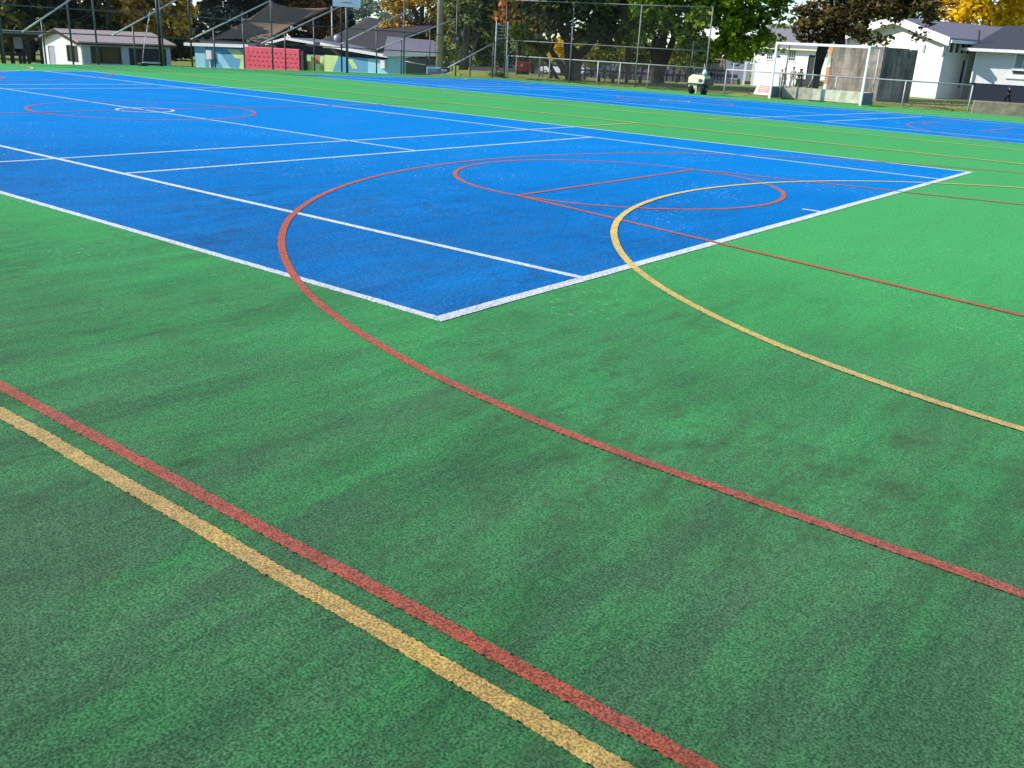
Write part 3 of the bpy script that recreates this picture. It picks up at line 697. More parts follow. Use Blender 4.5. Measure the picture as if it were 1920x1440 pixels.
obj('rear_wall', MB().fbox(FL, .12, LL, -GL, -GL+.12, -.2, EV).fbox(FG, .12, GL-.12, -LL, -LL+.12, -.2, EV), M['hut_side'], t)
dd_ = obj('door', MB().fbox(FG, dr[0]+.03, dr[1]-.03, -.09, -.05, 0, dr[3]), M['purple_panel'], t); sub('handle', MB().fbox(FG, dr[0]+.1, dr[0]+.16, -.05, .0, .95, 1.02), M['black'], dd_, t)
window(FG, t, wn_, M['dark_in'], M['glass'], (.5,)); window(FL, t, w2, M['black'], M['glass'], (.35,), (), .09)
obj('garage_opening', MB().fbox(FL, gd2[0], gd2[1], -.11, -.06, 0, gd2[3]), M['dark_in'], t)
ov = .35
def gable_roof(root, name, mat, A, ad, bd, La, Lb, ev, rh, mid, ov, th=.10):     # ridge along ad, span along bd
    Av = np.array([A[0], A[1], A[2]]); a3 = np.array([ad[0], ad[1], 0]); b3 = np.array([bd[0], bd[1], 0]); mb = MB()
    sl1 = (rh-ev)/mid; sl2 = (rh-ev)/(Lb-mid)
    def q(a, b, z): return Av+a3*a+b3*b+np.array([0, 0, z])
    for (b0, z0, b1, z1) in ((-ov, ev-sl1*ov, mid, rh), (Lb+ov, ev-sl2*ov, mid, rh)):
        mb.prism([q(-ov, b0, z0+.02), q(La+ov, b0, z0+.02), q(La+ov, b1, z1+.02), q(-ov, b1, z1+.02)], (0, 0, th))
    return obj(name, mb, mat, root)
gable_roof(t, 'roof', M['tan_roof'], P0, ld, gd, LL, GL, EV, RH, GMID, ov)
obj('gutter', MB().fbox(FL, -ov, LL+ov, ov, ov+.10, EV-.17, EV-.07), M['wood_dark'], t)
obj('barge_board', MB().prism([FG.P(-ov-.02, ov+.003, EV-.24), FG.P(GMID, ov+.003, RH-.1), FG.P(GL+ov, ov+.003, EV-.24), FG.P(GL+ov, ov+.003, EV-.06), FG.P(GMID, ov+.003, RH+.1), FG.P(-ov-.02, ov+.003, EV-.06)], FG.n*.03), M['wood_dark'], t)

# ---- dark timber shelter at the far left edge
P1 = D(-18, 118, 76); P1[2] = LOW_Z-.05
fr = Frame(P1, rd); t = thing('picnic_shelter', P1, 'dark timber shelter with bench at the far left edge of the field', 'shelter')
a1, zt = fr.hit(74, 58); zt0 = fr.hit(40, 70)[1]
obj('roof', MB().fbox(fr, -.4, a1, -3.2, .3, zt0+.22, zt0+.40), M['wood_grey'], t); obj('beam', MB().fbox(fr, -.3, a1-.1, -.12, .12, zt0-.0, zt0+.21), M['wood_dark'], t)
for u in (4, 18, 40, 53, 78):
    a, _ = fr.hit(u, 100); b = 0 if u in (4, 53, 78) else -2.8
    obj('post', MB().fbox(fr, a-.11, a+.11, b-.11, b+.11, -.2, zt0-.003), M['wood_dark'], t)
a0, zb = fr.hit(8, 98); a2, _ = fr.hit(48, 98)
obj('bench', MB().fbox(fr, a0, a2, -.75, -.25, zb-.22, zb).fbox(fr, a0, a2+.6, -.9, -.3, .3, .55).fbox(fr, a0+.3, a0+.5, -.6, -.4, .5, zb-.2).fbox(fr, a2-.5, a2-.3, -.6, -.4, .5, zb-.2), M['wood_dark'], t)
h = hitrect(fr, 20, 68, 37, 93); obj('notice_board', MB().fbox(fr, h[0], h[1], -2.5, -2.42, h[2], h[3]), M['purple_panel'], t)

# ---- mural building with white roof, red climbing panel, sails
P2 = D(365, 125, 88.0); P2[2] = LOW_Z-.05
vd = (D(570, 125, 80)-CAM)[:2]; vd /= np.linalg.norm(vd); rd = np.array([vd[1], -vd[0]]); md = rd*math.cos(math.radians(38))-vd*math.sin(math.radians(38))
FM = Frame(P2, md); LM = FM.hit(727, 110)[0]; WT = FM.hit(440, 89)[1]; WT2 = FM.hit(660, 107)[1]
t = thing('mural_building', P2, 'low building with pale blue and lime stepped mural walls under a white roof', 'building')
A = lambda u, v=115: FM.hit(u, v)[0]
def zt_at(u): return FM.hit(u, float(np.interp(u, (365, 470, 565, 660, 727), (85, 93, 103, 107, 112))))[1]
WTOP = 2.55
obj('mural_wall', MB().fbox(FM, A(366), A(568), -.2, 0, -.2, zt_at(430)).fbox(FM, A(568), A(727), -.2, 0, -.2, zt_at(640)), M['mural_blue'], t)
# stepped blocks of colour, painted on the wall as thin coats
def steps(name, cells, mat, cw=.22):
    for grp in cells:
        mb = MB()
        for (a, z, n, hgt) in grp: mb.fbox(FM, a, a+n, .0, .006, z, z+hgt)
        obj(name, mb, mat, t)
def diag_patch(u0, v0, u1, v1, wpx, n=9):                           # a slanting stepped band between two pixels
    out = []
    for i in range(n):
        k = i/(n-1); u = u0+(u1-u0)*k; v = v0+(v1-v0)*k; a, z = FM.hit(u, v); a2, _ = FM.hit(u+wpx, v); hh = abs(FM.hit(u0, v0)[1]-FM.hit(u1, v1)[1])/(n-1)
        out.append((min(a, a2), z-hh, abs(a2-a), hh*1.02))
    return out
zc1 = zt_at(400)
steps('pale_blue_paint', [[(A(367), .0, A(385)-A(367), zc1)], diag_patch(398, 96, 421, 128, 14), [(A(690, 120), 0.0, A(727)-A(690), zt_at(700)-.02)]], M['mural_light'])
steps('lime_paint', [diag_patch(428, 93, 440, 106, 22, 5), diag_patch(452, 108, 448, 129, 18, 6), [(A(568), .0, A(608)-A(568), zt_at(585)-.02)], diag_patch(608.5, 103, 596, 133, 26, 7), diag_patch(652, 111, 660, 124, 10, 4)], M['mural_green'])
mb = MB(); mb.prism([FM.P(A(568), .007, 0), FM.P(A(585), .007, 0), FM.P(A(568), .007, FM.hit(568, 117)[1])], FM.n*.004); mb.fbox(FM, A(592), A(600), .007, .011, FM.hit(596, 120)[1], FM.hit(596, 104)[1]); obj('orange_paint', mb, M['orange_paint'], t)
mb = MB(); mb.fbox(FM, A(365), A(567), -.9, -.75, WTOP-1.6, FM.hit(500, 82)[1]).fbox(FM, A(567), A(727), -.9, -.75, .4, FM.hit(640, 92)[1]); obj('recess_shade', mb, M['dark_in'], t)  # dark sheet set back to stand for the shade under the roof
h0 = hitrect(FM, 389, 94, 399, 111); obj('meter_box', MB().fbox(FM, h0[0], h0[1], .005, .22, h0[2], h0[3]).fbox(FM, (h0[0]+h0[1])/2-.05, (h0[0]+h0[1])/2+.05, .02, .12, .0, h0[2]), M['white'], t)
h0 = hitrect(FM, 716, 113, 724, 128); obj('meter_box', MB().fbox(FM, h0[0], h0[1], .01, .22, h0[2], h0[3]), M['white'], t)
# roof: long shallow roof with white fascias and a little gable
def FZ(u, v, b=0): return FM.hit(u, v, b)[1]
mb = MB()
mb.prism([FM.P(A(350, 80), .35, FZ(350, 80, .35)-.25), FM.P(A(470, 80), .35, FZ(470, 84, .35)-.25), FM.P(A(470, 80), .35, FZ(470, 84, .35)), FM.P(A(350, 80), .35, FZ(350, 80, .35))], FM.n*-7)
obj('left_roof', mb, M['roof_white'], t)
def fascia(name, pts, wpx, deep, mat):
    deep = 3.5
    mb = MB(); P_ = [FM.P(FM.hit(u, v, .4)[0], .4, FZ(u, v, .4)) for u, v in pts]; q = [FM.P(FM.hit(u, v+wpx, .4)[0], .4, FZ(u, v+wpx, .4)) for u, v in pts]
    for i in range(len(pts)-1): mb.prism([q[i], q[i+1], P_[i+1], P_[i]], FM.n*-.08)
    f_ = obj(name, mb, mat, t)
    mb = MB()
    for i in range(len(pts)-1): mb.prism([P_[i]-FM.n*.08, P_[i+1]-FM.n*.08, P_[i+1]-FM.n*deep, P_[i]-FM.n*deep], (0, 0, -.12))
    obj('roof', mb, M['grey_roof'], t)
fascia('gable_fascia', [(497, 80), (535, 70), (590, 79)], 4.5, 9, M['roof_white'])
fascia('fascia', [(600, 79), (645, 89), (727, 103)], 5.5, 9, M['roof_white'])
obj('vent', MB().lathe(FM.P(A(590, 75), -3, FZ(590, 76)), (0, 0, 1), [(.2, 0), (.3, .15), (.28, .4), (.1, .5)], 12), M['galv_light'], t, smooth=True)
# right wing
PW = FM.P(A(728), 0.1, 0); FW = Frame(PW, rd*math.cos(.15)-vd*math.sin(.15)); aw = FW.hit(760, 120)[0]; zw = FW.hit(745, 106)[1]
obj('wing_wall', MB().fbox(FW, .02, aw, -.2, 0, -.2, zw).fbox(FW, .05, aw-.02, -6, -.2, -.2, zw-.1), M['mural_light'], t)
mb = MB(); a9 = FW.hit(816, 103)[0]; z8 = FW.hit(728, 103)[1]; z9 = FW.hit(816, 103)[1]
mb.prism([FW.P(-.3, .4, z8-.02), FW.P(a9, .4, z9), FW.P(a9, -4, z9+.9), FW.P(-.3, -4, z8+1.2)], (0, 0, .12)); obj('wing_roof', mb, M['grey_roof'], t)
mb = MB(); mb.prism([FW.P(-.3, .41, z8-.12), FW.P(a9, .41, z9-.1), FW.P(a9, .41, z9+.12), FW.P(-.3, .41, z8+.1)], FW.n*.05); obj('wing_fascia', mb, M['roof_white'], t)

# red climbing panel leaning against the wall
FC = Frame(FM.P(A(470), .75, 0), FM.d[:2]); hc = (0.0, FC.hit(561, 110)[0], -.1, FC.hit(515, 90)[1])
t = thing('climbing_panel', FC.o, 'long red climbing panel with staggered rows of dark slots before the mural', 'climbing wall')
zl, zr = FC.hit(471, 87.5)[1], FC.hit(561, 92.5)[1]
mb = MB(); mb.prism([FC.P(0, 0, -.1), FC.P(hc[1], 0, -.1), FC.P(hc[1], 0, zr), FC.P(0, 0, zl)], FC.n*-.22); obj('panel', mb, M['red_panel'], t, bevel=.03)
for r in range(6):
    n_ = 11
    for k in range(n_):
        a = hc[1]*(.065+.085*k+(.03 if r % 2 else 0)); zz2 = (zl+(zr-zl)*a/hc[1])*(.84-.135*r)
        if a+.2 < hc[1]: obj('slot', MB().fbox(FC, a, a+.19, .0, .012, zz2-.035, zz2+.035), M['red_slot'], t)
obj('shaded_end', MB().fbox(FC, hc[1]+.02, hc[1]+.36, -.5, -.06, -.1, zr-.1), M['dark_in'], t)  # dark box that paints the shade on the panel's right end

# blue-grey sheet fence and its white rail right of the mural
FS = Frame(D(761, 126, 66), rd*math.cos(.1)-vd*math.sin(.1)); FS.o[2] = LOW_Z-.4
M['slate_boards'] = boards('blue_grey_corrugated_sheet', (0.075, 0.105, 0.125), 0.16)
t = thing('sheet_fence', FS.o, 'dark blue-grey sheet fence with a pale sagging rail beside the pale blue wall', 'fence')
a1 = FS.hit(844, 120)[0]; z0_, z1_ = FS.hit(761, 108)[1], FS.hit(844, 113)[1]
mb = MB(); mb.prism([FS.P(0, 0, -1.2), FS.P(a1, 0, -1.2), FS.P(a1, 0, z1_), FS.P(0, 0, z0_)], FS.n*-.08); obj('sheet_panel', mb, M['slate_boards'], t)
pr = [FS.P(FS.hit(u, v, .1)[0], .1, FS.hit(u, v, .1)[1]) for u, v in ((761, 115), (780, 119), (800, 122), (842, 127))]; obj('rail', MB().tube(pr, .035, 6), M['galv_light'], t, smooth=True)
for u in (799, 843): a = FS.hit(u, 120)[0]; obj('post', MB().fbox(FS, a-.05, a+.05, .05, .15, -1.2, FS.hit(u, 98 if u > 840 else 104)[1]), M['galv'], t)

# shade sails with posts
def sail(name, corners, mat, label, sag=.5, posts=()):              # corner list: (u, v, dist)
    C_ = [D(*c) for c in corners]; n = 14; t = thing(name, C_[0]*[1, 1, 0]+[0, 0, tz(C_[0][0], C_[0][1])], label, 'shade sail', 'shade sails over the mural yard')
    mb = MB(); cen = sum(C_)/len(C_)
    for i in range(len(C_)):                                        # each side curves inwards between its corners
        pass
    vs = []
    c00, c10, c11, c01 = C_
    for i in range(n+1):
        for j in range(n+1):
            a, b = i/n, j/n; e = .5
            aa, bb = a, b
            p = c00*(1-a)*(1-b)+c10*a*(1-b)+c11*a*b+c01*(1-a)*b
            pin = .34*(4*a*(1-a)*abs(2*b-1)**2+4*b*(1-b)*abs(2*a-1)**2)*.5
            p = p+(cen-p)*pin; p = p-np.array([0, 0, sag*4*a*(1-a)*b*(1-b)]); vs.append(p)
    mb.add(vs, [(i*(n+1)+j, i*(n+1)+j+1, (i+1)*(n+1)+j+1, (i+1)*(n+1)+j) for i in range(n) for j in range(n)])
    o = obj('cloth', mb, mat, t, smooth=True); sd = o.modifiers.new('thick', 'SOLIDIFY'); sd.thickness = .03
    for k in posts:
        c = C_[k]; g = tz(c[0], c[1]); obj('post', MB().tube([np.array([c[0], c[1], g-.2]), c+[0, 0, .1]], .07, 8), M['galv_light'], t, smooth=True)
sail('shade_sail', [(509, 4, 96), (622, 14, 99), (492, 82, 91), (388, 75, 94)], M['sail_brown'], 'brown shade sail stretched above the red climbing panel', .3, (0, 1))
sail('shade_sail', [(690, 32, 97), (850, 40, 92), (706, 98, 76.5), (560, 88, 88)], M['sail_grey'], 'charcoal shade sail stretched over the white roof, left of the concrete pole', .3, (0, 1))

# ---- first white hall, seen through the goal
FH = Frame(TD(1410, 132, 108), (1.0, -.05)); a1 = FH.hit(1582, 130)[0]
M['hall_white'] = boards('white_weatherboard_hall', (0.80, 0.80, 0.79), 0.2, dk=.78)
t = thing('hall', FH.o, 'white weatherboard hall with grey roof behind the goal, two blinded windows and dark door', 'hall')
ev = FH.hit(1480, 90)[1]; hs = []
wA, wB = hitrect(FH, 1440, 91.5, 1450, 110.5), hitrect(FH, 1481.5, 93, 1493, 113.5); dA = hitrect(FH, 1517, 103, 1529.5, 135); dA = (dA[0], dA[1], .35, dA[3])
obj('front_wall', wall_with_holes(FH, 0, a1, -.3, ev, [wA, wB, dA], .15), M['hall_white'], t)
obj('end_wall', MB().fbox(FH, 0, .15, -7, -.15, -.3, ev).fbox(FH, a1-.15, a1, -7, -.15, -.3, ev).fbox(FH, .15, a1-.15, -7, -6.85, -.3, ev), M['hall_white'], t)
for h in (wA, wB):
    o = window(FH, t, h, M['white'], M['glass'], (.333, .667), (.25, .5), .06, M['white'])
    sub('blind', MB().fbox(FH, h[0], h[1], -.064, -.055, h[2]+(h[3]-h[2])*.5, h[3]), M['green_blind'], o, t)
d_ = obj('door', MB().fbox(FH, dA[0], dA[1], -.12, -.06, dA[2], dA[3]), M['dark_in'], t); sub('door_frame', MB().fbox(FH, dA[0]-.12, dA[0], -.1, .03, dA[2], dA[3]+.12).fbox(FH, dA[1], dA[1]+.12, -.1, .03, dA[2], dA[3]+.12), M['white'], d_, t)
obj('step', MB().fbox(FH, dA[0]-1.2, dA[1]+.5, .02, 1.0, -.3, .33), M['kerb'], t)
rz_ = FH.hit(1441, 45, -3.5)[1]; al = FH.hit(1441, 45, -3.5)[0]
mb = MB(); r0, r1, r2, r3 = FH.P(-.3, .4, ev-.05), FH.P(a1+.3, .4, ev-.05), FH.P(a1-2, -3.5, rz_), FH.P(al, -3.5, rz_)
b0, b1 = FH.P(-.3, -7.4, ev-.05), FH.P(a1+.3, -7.4, ev-.05)
mb.add([r0, r1, r2, r3, b0, b1], [(0, 1, 2, 3), (4, 5, 2, 3), (0, 4, 3), (1, 5, 2), (0, 1, 5, 4)]); obj('roof', mb, M['grey_roof'], t)
obj('gutter', MB().fbox(FH, -.35, a1+.35, .4, .55, ev-.18, ev-.03), M['cream'], t)
obj('base_board', MB().fbox(FH, 0, dA[0]-1.25, .003, .03, -.35, .22), M['grey_roof'], t)

# ---- second white hall with gable, right of the block wall
P3 = TD(1757, 166, 52); d3 = np.array([.95, -.31]); d3 /= np.linalg.norm(d3)
FA = Frame(P3, -d3); FB = Frame(P3, (-d3[1], d3[0]) if (-d3[1]*.3+d3[0]*.95) > 0 else (d3[1], -d3[0]))
zev = FA.hit(1776, 72)[1]; apx, zap = FA.hit(1686, 38); GLH = 2*apx
M['hall2_white'] = boards('white_weatherboard_gable', (0.80, 0.79, 0.77), 0.15, dk=.85)
t = thing('hall', P3, 'white gabled hall with row of high windows, between block wall and dark-roofed house', 'hall')
mb = MB().fbox(FA, 0, GLH, -.15, 0, -.05, zev); mb.prism([FA.P(0, -.15, zev), FA.P(GLH, -.15, zev), FA.P(apx, -.15, zap)], FA.n*.15); obj('gable_wall', mb, M['hall2_white'], t)
obj('plinth', MB().fbox(FA, .0, GLH, -.1, -.02, -.4, -.055).fbox(FB, .15, 12, -.2, -.05, -.4, -.06), M['kerb'], t)
hA = hitrect(FA, 1736, 84, 1732, 98); obj('louvre', MB().fbox(FA, hA[0], hA[1], .002, .05, hA[2], hA[3]), M['galv_light'], t)
LB = 12.5; wins = []
for k in range(5):
    u = 1772+10.3*k; wins.append(hitrect(FB, u, 79+2.3*k, u+7.2, 89+2.3*k))
zs = [w_[3] for w_ in wins]; wt_ = min(zev-.15, max(zs)); wb_ = wt_-.45
wins = [(w_[0], w_[1], wb_, wt_) for w_ in wins]
dB = hitrect(FB, 1805, 114, 1815, 158); dB = (dB[0], dB[1], .02, 2.05)
wl_ = [w_ for w_ in wins if w_[1] < LB-.2]
mbw = MB(); last = .15
# upper band holds the windows, the lower band the door
top_h = [(a, b, c_, d__) for a, b, c_, d__ in wl_]
obj('side_wall', wall_with_holes(FB, .15, LB, wb_-.15, zev, top_h, .15), M['hall2_white'], t)
obj('side_wall', wall_with_holes(FB, .15, LB, -.05, wb_-.153, [dB] if dB[1] < LB else [], .15), M['hall2_white'], t)
for w_ in wl_: window(FB, t, w_, M['white'], M['glass'], (), (), .05)
if dB[1] < LB:
    d_ = obj('door', MB().fbox(FB, dB[0], dB[1], -.1, -.05, dB[2], dB[3]), M['white'], t); sub('pane', MB().fbox(FB, dB[0]+.3, dB[1]-.3, -.05, -.045, .5, 1.8), M['glass'], d_, t)
    obj('porch_hood', MB().fbox(FB, dB[0]-.5, dB[1]+.5, .01, .8, 2.25, 2.37), M['white'], t)
obj('rear_wall', MB().fbox(FA, GLH-.15, GLH, -LB, -.15, -.05, zev).fbox(FA, .15, GLH-.15, -LB, -LB+.15, -.05, zev), M['hall2_white'], t)
ad = -FA.n[:2]; bd = FA.d[:2]
gable_roof(t, 'roof', M['grey_roof'], P3, ad, bd, LB, GLH, zev, zap, apx, .42, .12)
mb = MB(); o_ = .45; sl_ = (zap-zev)/apx
mb.prism([FA.P(-o_, .43, zev-sl_*o_-.22), FA.P(apx, .43, zap-.16), FA.P(GLH+o_, .43, zev-sl_*o_-.22), FA.P(GLH+o_, .43, zev-sl_*o_+.16), FA.P(apx, .43, zap+.2), FA.P(-o_, .43, zev-sl_*o_+.16)], FA.n*.04); obj('barge_board', mb, M['roof_white'], t)
obj('gutter', MB().fbox(FB, -.4, LB+.4, .43, .55, zev-sl_*o_-.08, zev-sl_*o_+.06), M['white'], t)

# ---- dark-roofed house at the right edge
P4 = TD(1813, 179, 52.5); FD = Frame(P4, (.97, .10))
M['house_white'] = boards('white_batten_wall', (0.72, 0.72, 0.73), 0.28, (.97, .10), dk=.9)
M['shingle'] = boards('dark_shingle_roof', (0.055, 0.052, 0.056), 0.22)
t = thing('house', P4, 'white house with dark shingle roof and dark base at the right edge', 'house')
zb = FD.hit(1870, 158)[1]; ze = FD.hit(1870, 89)[1]; LD = 11.0; hW = hitrect(FD, 1907, 102, 1938, 128); hV = hitrect(FD, 1900, 132, 1935, 139)
obj('wall', wall_with_holes(FD, 0, LD, zb, ze, [hW], .15).fbox(FD, 0, .15, -8, -.15, zb, ze).fbox(FD, LD-.15, LD, -8, -.15, zb, ze).fbox(FD, .15, LD-.15, -8, -7.85, zb, ze), M['house_white'], t)
obj('base', MB().fbox(FD, .03, LD-.03, -7.9, -.03, -.4, zb-.003), M['navy'], t)
obj('water_table', MB().fbox(FD, hW[0]-.3, LD, .002, .06, FD.hit(1905, 143)[1]-.12, FD.hit(1905, 143)[1]), M['white'], t)
o = window(FD, t, hW, M['white'], M['pale_blind'], (.5,), (), .08, M['white'])
obj('vent', MB().fbox(FD, hV[0], hV[1], .003, .03, hV[2], hV[3]), M['dark_in'], t)
zr_ = FD.hit(1861, 47, -4)[1]; ar = FD.hit(1861, 47, -4)[0]
mb = MB(); q0, q1, q2, q3 = FD.P(-.35, .45, ze-.1), FD.P(LD+.35, .45, ze-.1), FD.P(LD-2.5, -4, zr_), FD.P(max(ar, .6), -4, zr_)
q4, q5 = FD.P(-.35, -8.4, ze-.1), FD.P(LD+.35, -8.4, ze-.1); mb.add([q0, q1, q2, q3, q4, q5], [(0, 1, 2, 3), (4, 5, 2, 3), (0, 4, 3), (1, 5, 2), (0, 1, 5, 4)]); obj('roof', mb, M['shingle'], t)
obj('gutter', MB().fbox(FD, -.38, LD+.38, .45, .58, ze-.22, ze-.08), M['white'], t)
obj('downpipe', MB().tube([FD.P(.06, .05, zb), FD.P(.06, .05, ze-.1)], .045, 8), M['white'], t)
obj('roof_pole', MB().tube([FD.P(.0, -.5, ze-.2), FD.P(-.12, -.5, FD.hit(1821, 55)[1])], .05, 8), M['dark_steel'], t)

# ---- block hitting wall behind the goal
PB = T(1641, 191); d5 = np.array([.95, -.31]); d5 /= np.linalg.norm(d5)
FX = Frame(PB, -d5); FY = Frame(PB, (.31, .95))
aX = FX.hit(1549, 130)[0]; zX = FX.hit(1600, 85.5)[1]; aY = FY.hit(1725, 140)[0]
t = thing('block_wall', PB, 'tall stained grey-brown block wall with a painted left edge, behind the hockey goal', 'wall')
obj('front_panel', MB().fbox(FX, .0, aX, -.25, 0, -.4, zX), M['block'], t)
obj('return_panel', MB().fbox(FY, .02, aY*.62, -.25, -.004, -.4, zX-.02).fbox(FY, aY*.62, aY, -.55, -.30, -.4, zX-.04), M['block'], t)
obj('buttress', MB().fbox(FY, aY*.60, aY*.66, -.54, .12, -.4, zX-.05), M['block'], t)
mpw = [FX.hit(1557, v)[0] for v in (90, 120, 150)]
mb = MB(); mb.prism([FX.P(aX, .004, .1), FX.P(FX.hit(1551, 150)[0], .004, .1), FX.P(FX.hit(1556, 130)[0], .004, zX*.5), FX.P(FX.hit(1560, 95)[0], .004, zX*.93), FX.P(aX, .004, zX)], FX.n*.008); mp = obj('painted_edge', mb, M['cloth_white'], t)
cc = np.array(FX.hit(1550, 111)); sub('green_oval', MB().prism([FX.P(min(aX-.02, cc[0]+.22*math.cos(a)), .0125, cc[1]+.30*math.sin(a)) for a in np.linspace(0, 2*math.pi, 20, False)], FX.n*.004), M['pale_green'], mp, t)
mb = MB(); zq = FX.hit(1550, 137)[1]; mb.prism([FX.P(aX-.01, .0125, zq-.45), FX.P(FX.hit(1553, 140)[0], .0125, zq-.45), FX.P(FX.hit(1555, 137)[0], .0125, zq+.25), FX.P(aX-.01, .0125, zq+.25)], FX.n*.004); mb.prism([FX.P(aX-.01, .0125, zX-.35), FX.P(FX.hit(1561, 92)[0], .0125, zX-.45), FX.P(FX.hit(1564, 88)[0], .0125, zX-.04), FX.P(aX-.01, .0125, zX-.04)], FX.n*.004); sub('orange_patch', mb, M['orange_paint'], mp, t)

# ---- rough concrete edging at the far right
k0, k1 = G(1818, 212), G(1935, 220.5); FK = Frame(k0, (k1-k0)[:2]); LK = 14
zk = FK.hit(1870, 191)[1]
o = obj('retaining_wall', MB().fbox(FK, .05, LK, -.30, .04, -.2, zk), M['kerb'], None, bevel=.03); tag(o, 'low rough brown concrete retaining wall at the right end of the low fence', 'wall')
r0, r1 = T(1690, 166.5), T(1803, 173); FR = Frame(r0, (r1-r0)[:2])
o = obj('timber_edging', MB().fbox(FR, 0, np.linalg.norm((r1-r0)[:2]), -.1, 0, -.2, .1), M['cloth_white'], None); tag(o, 'pale low edging beam on the lawn before the gabled hall', 'edging')

# ---- background yard: tan wall, iron fence, white frame, poles
FT = Frame(D(1296, 124, 150), (.93, .36)); FT.o[2] = MID_Z; a1 = FT.hit(1408, 128)[0]; zt = FT.hit(1350, 110)[1]
o = obj('boundary_wall', MB().fbox(FT, 0, a1*.55, -.3, 0, -.5, zt), M['tan_wall'], None); tag(o, 'tan boundary wall beyond the road, under the oak branches', 'wall')
o = obj('boundary_wall', MB().fbox(FT, a1*.56, a1, -.3, 0, -.5, FT.hit(1380, 113)[1]), M['purple_panel'], None); tag(o, 'pale mauve boundary wall left of the white hall', 'wall')
FI = Frame(D(1288, 130, 128), (.93, .36)); FI.o[2] = MID_Z; a1 = FI.hit(1365, 133)[0]; z1_ = FI.hit(1325, 111)[1]
t = thing('iron_fence', FI.o, 'dark iron paling fence in front of the tan wall', 'fence')
mb = MB()
for a in np.arange(0, a1, a1/13): mb.fbox(FI, a-.05, a+.05, -.03, .03, -.3, z1_)
obj('palings', mb, M['black'], t); zz = FI.hit(1325, 129)[1]; obj('rail', MB().fbox(FI, 0, a1, .031, .07, zz-.25, zz).fbox(FI, a1*.5, a1*1.25, .08, .12, zz-.9, zz-.5), M['black'], t)
FP = Frame(D(1062, 130, 97), (.80, .60)); FP.o[2] = MID_Z; a1 = FP.hit(1335, 138)[0]; z1_ = FP.hit(1200, 127)[1]
t = thing('picket_fence', FP.o, 'long dark low picket fence along the road beyond the bollards', 'fence')
mb = MB()
for a in np.arange(0, a1, .62): mb.fbox(FP, a-.09, a+.09, -.03, .03, -.3, z1_-.12*abs(math.sin(a*3.1)))
obj('pickets', mb, M['rubber'], t)
for q in (.3, .75): obj('rail', MB().fbox(FP, 0, a1, .031, .09, z1_*q-.08, z1_*q+.08), M['rubber'], t)
FJ = Frame(TD(1396, 141, 80), (.95, .3)); a1, z1_ = FJ.hit(1414, 120)
t = thing('gate_frame', FJ.o, 'small white timber gate frame left of the white hall', 'gate')
for a in (0, a1): obj('post', MB().fbox(FJ, a-.08, a+.08, -.08, .08, -.1, z1_), M['white'], t)
obj('rail', MB().fbox(FJ, -.08, a1+.08, -.06, .06, z1_+.003, z1_+.12), M['white'], t); obj('lower_rail', MB().fbox(FJ, .081, a1-.081, -.03, .03, z1_*.35, z1_*.45), M['wood_dark'], t)
p = TD(1374, 134, 70); q = D(1380.5, 97, 70); tag(obj('slanting_pole', MB().tube([p, q], .055, 8), M['galv_light'], None, smooth=True), 'pale slanting pole beneath the oak branches', 'pole')
for u, v0, v1 in ((1012, 100, 131), (968, 107, 134), (1135, 122, 140), (1018, 112, 134)):
    p = TD(u, v1, 47); q = D(u+1.5, v0, 47); tag(obj('thin_post', MB().tube([p-[0, 0, .2], q], .03, 6), M['wood_grey'], None, smooth=True), 'thin grey post standing beyond the low mesh fence', 'post', 'thin posts beyond the low fence')

# ---- bollards on the lawn
bl = [(1033, 148), (1095, 149.5), (1122, 153), (1148.5, 155), (1174, 155), (1199.5, 156), (1222, 154.5), (1267.5, 156), (1366, 156.5), (1384, 160), (1401, 158.5), (1420, 158.5), (1402.5, 158), (1451, 159.5), (1481, 160.5)]
bl = [b for b in bl if b[0] != 1402.5]; first = None
for i, (u, v) in enumerate(bl):
    p = T(u, v)
    if first is None:
        mb = MB().lathe((0, 0, -.15), (0, 0, 1), [(.085, 0), (.088, .45), (.075, .48), (.03, .49)], 10); o = first = obj('bollard', mb, M['wood_dark'], None, smooth=True)
    else: o = first.copy(); COL.objects.link(o)
    o.location = tuple(p); o.scale = (1, 1, 1+.08*math.sin(i*2.1)); o.rotation_euler = (.04*math.sin(i), .05*math.cos(i*1.7), 0)
    nb = 'left of the big oak trunk' if u < 1225 else ('right of the big oak trunk' if u < 1300 else 'right of the cream machine')
    tag(o, 'short dark timber bollard on the lawn, '+nb, 'bollard', 'bollards on the lawn '+nb)

# ---- red bin, blue bins, low cart
p = TD(981, 139, 50); FZr = Frame(p, (.75, .66)); a0, zt = FZr.hit(968, 118); a1, _ = FZr.hit(995, 118); zb = FZr.hit(981, 134)[1]
t = thing('red_skip', p, 'boxy red bin standing beyond the low fence, left of the white cars', 'bin')
am = a0+(a1-a0)*.78
obj('body', MB().fbox(FZr, a0, am, -.7, 0, zb, zt).fbox(FZr, am+.004, a1, -.7, -.05, zb, zt-.02), M['red_bin'], t, bevel=.03); obj('lid', MB().fbox(FZr, a0-.02, a1+.02, -.72, .02, zt+.003, zt+.05), M['red_bin'], t)
obj('emblem', MB().lathe(FZr.P((a0+am)/2, .003, (zb+zt)/2+.1), FZr.n, [(.07, 0), (.06, .01)], 12), M['cloth_white'], t); obj('stand', MB().fbox(FZr, a0+.06, a1-.06, -.6, -.1, -.1, zb-.003), M['dark_steel'], t)
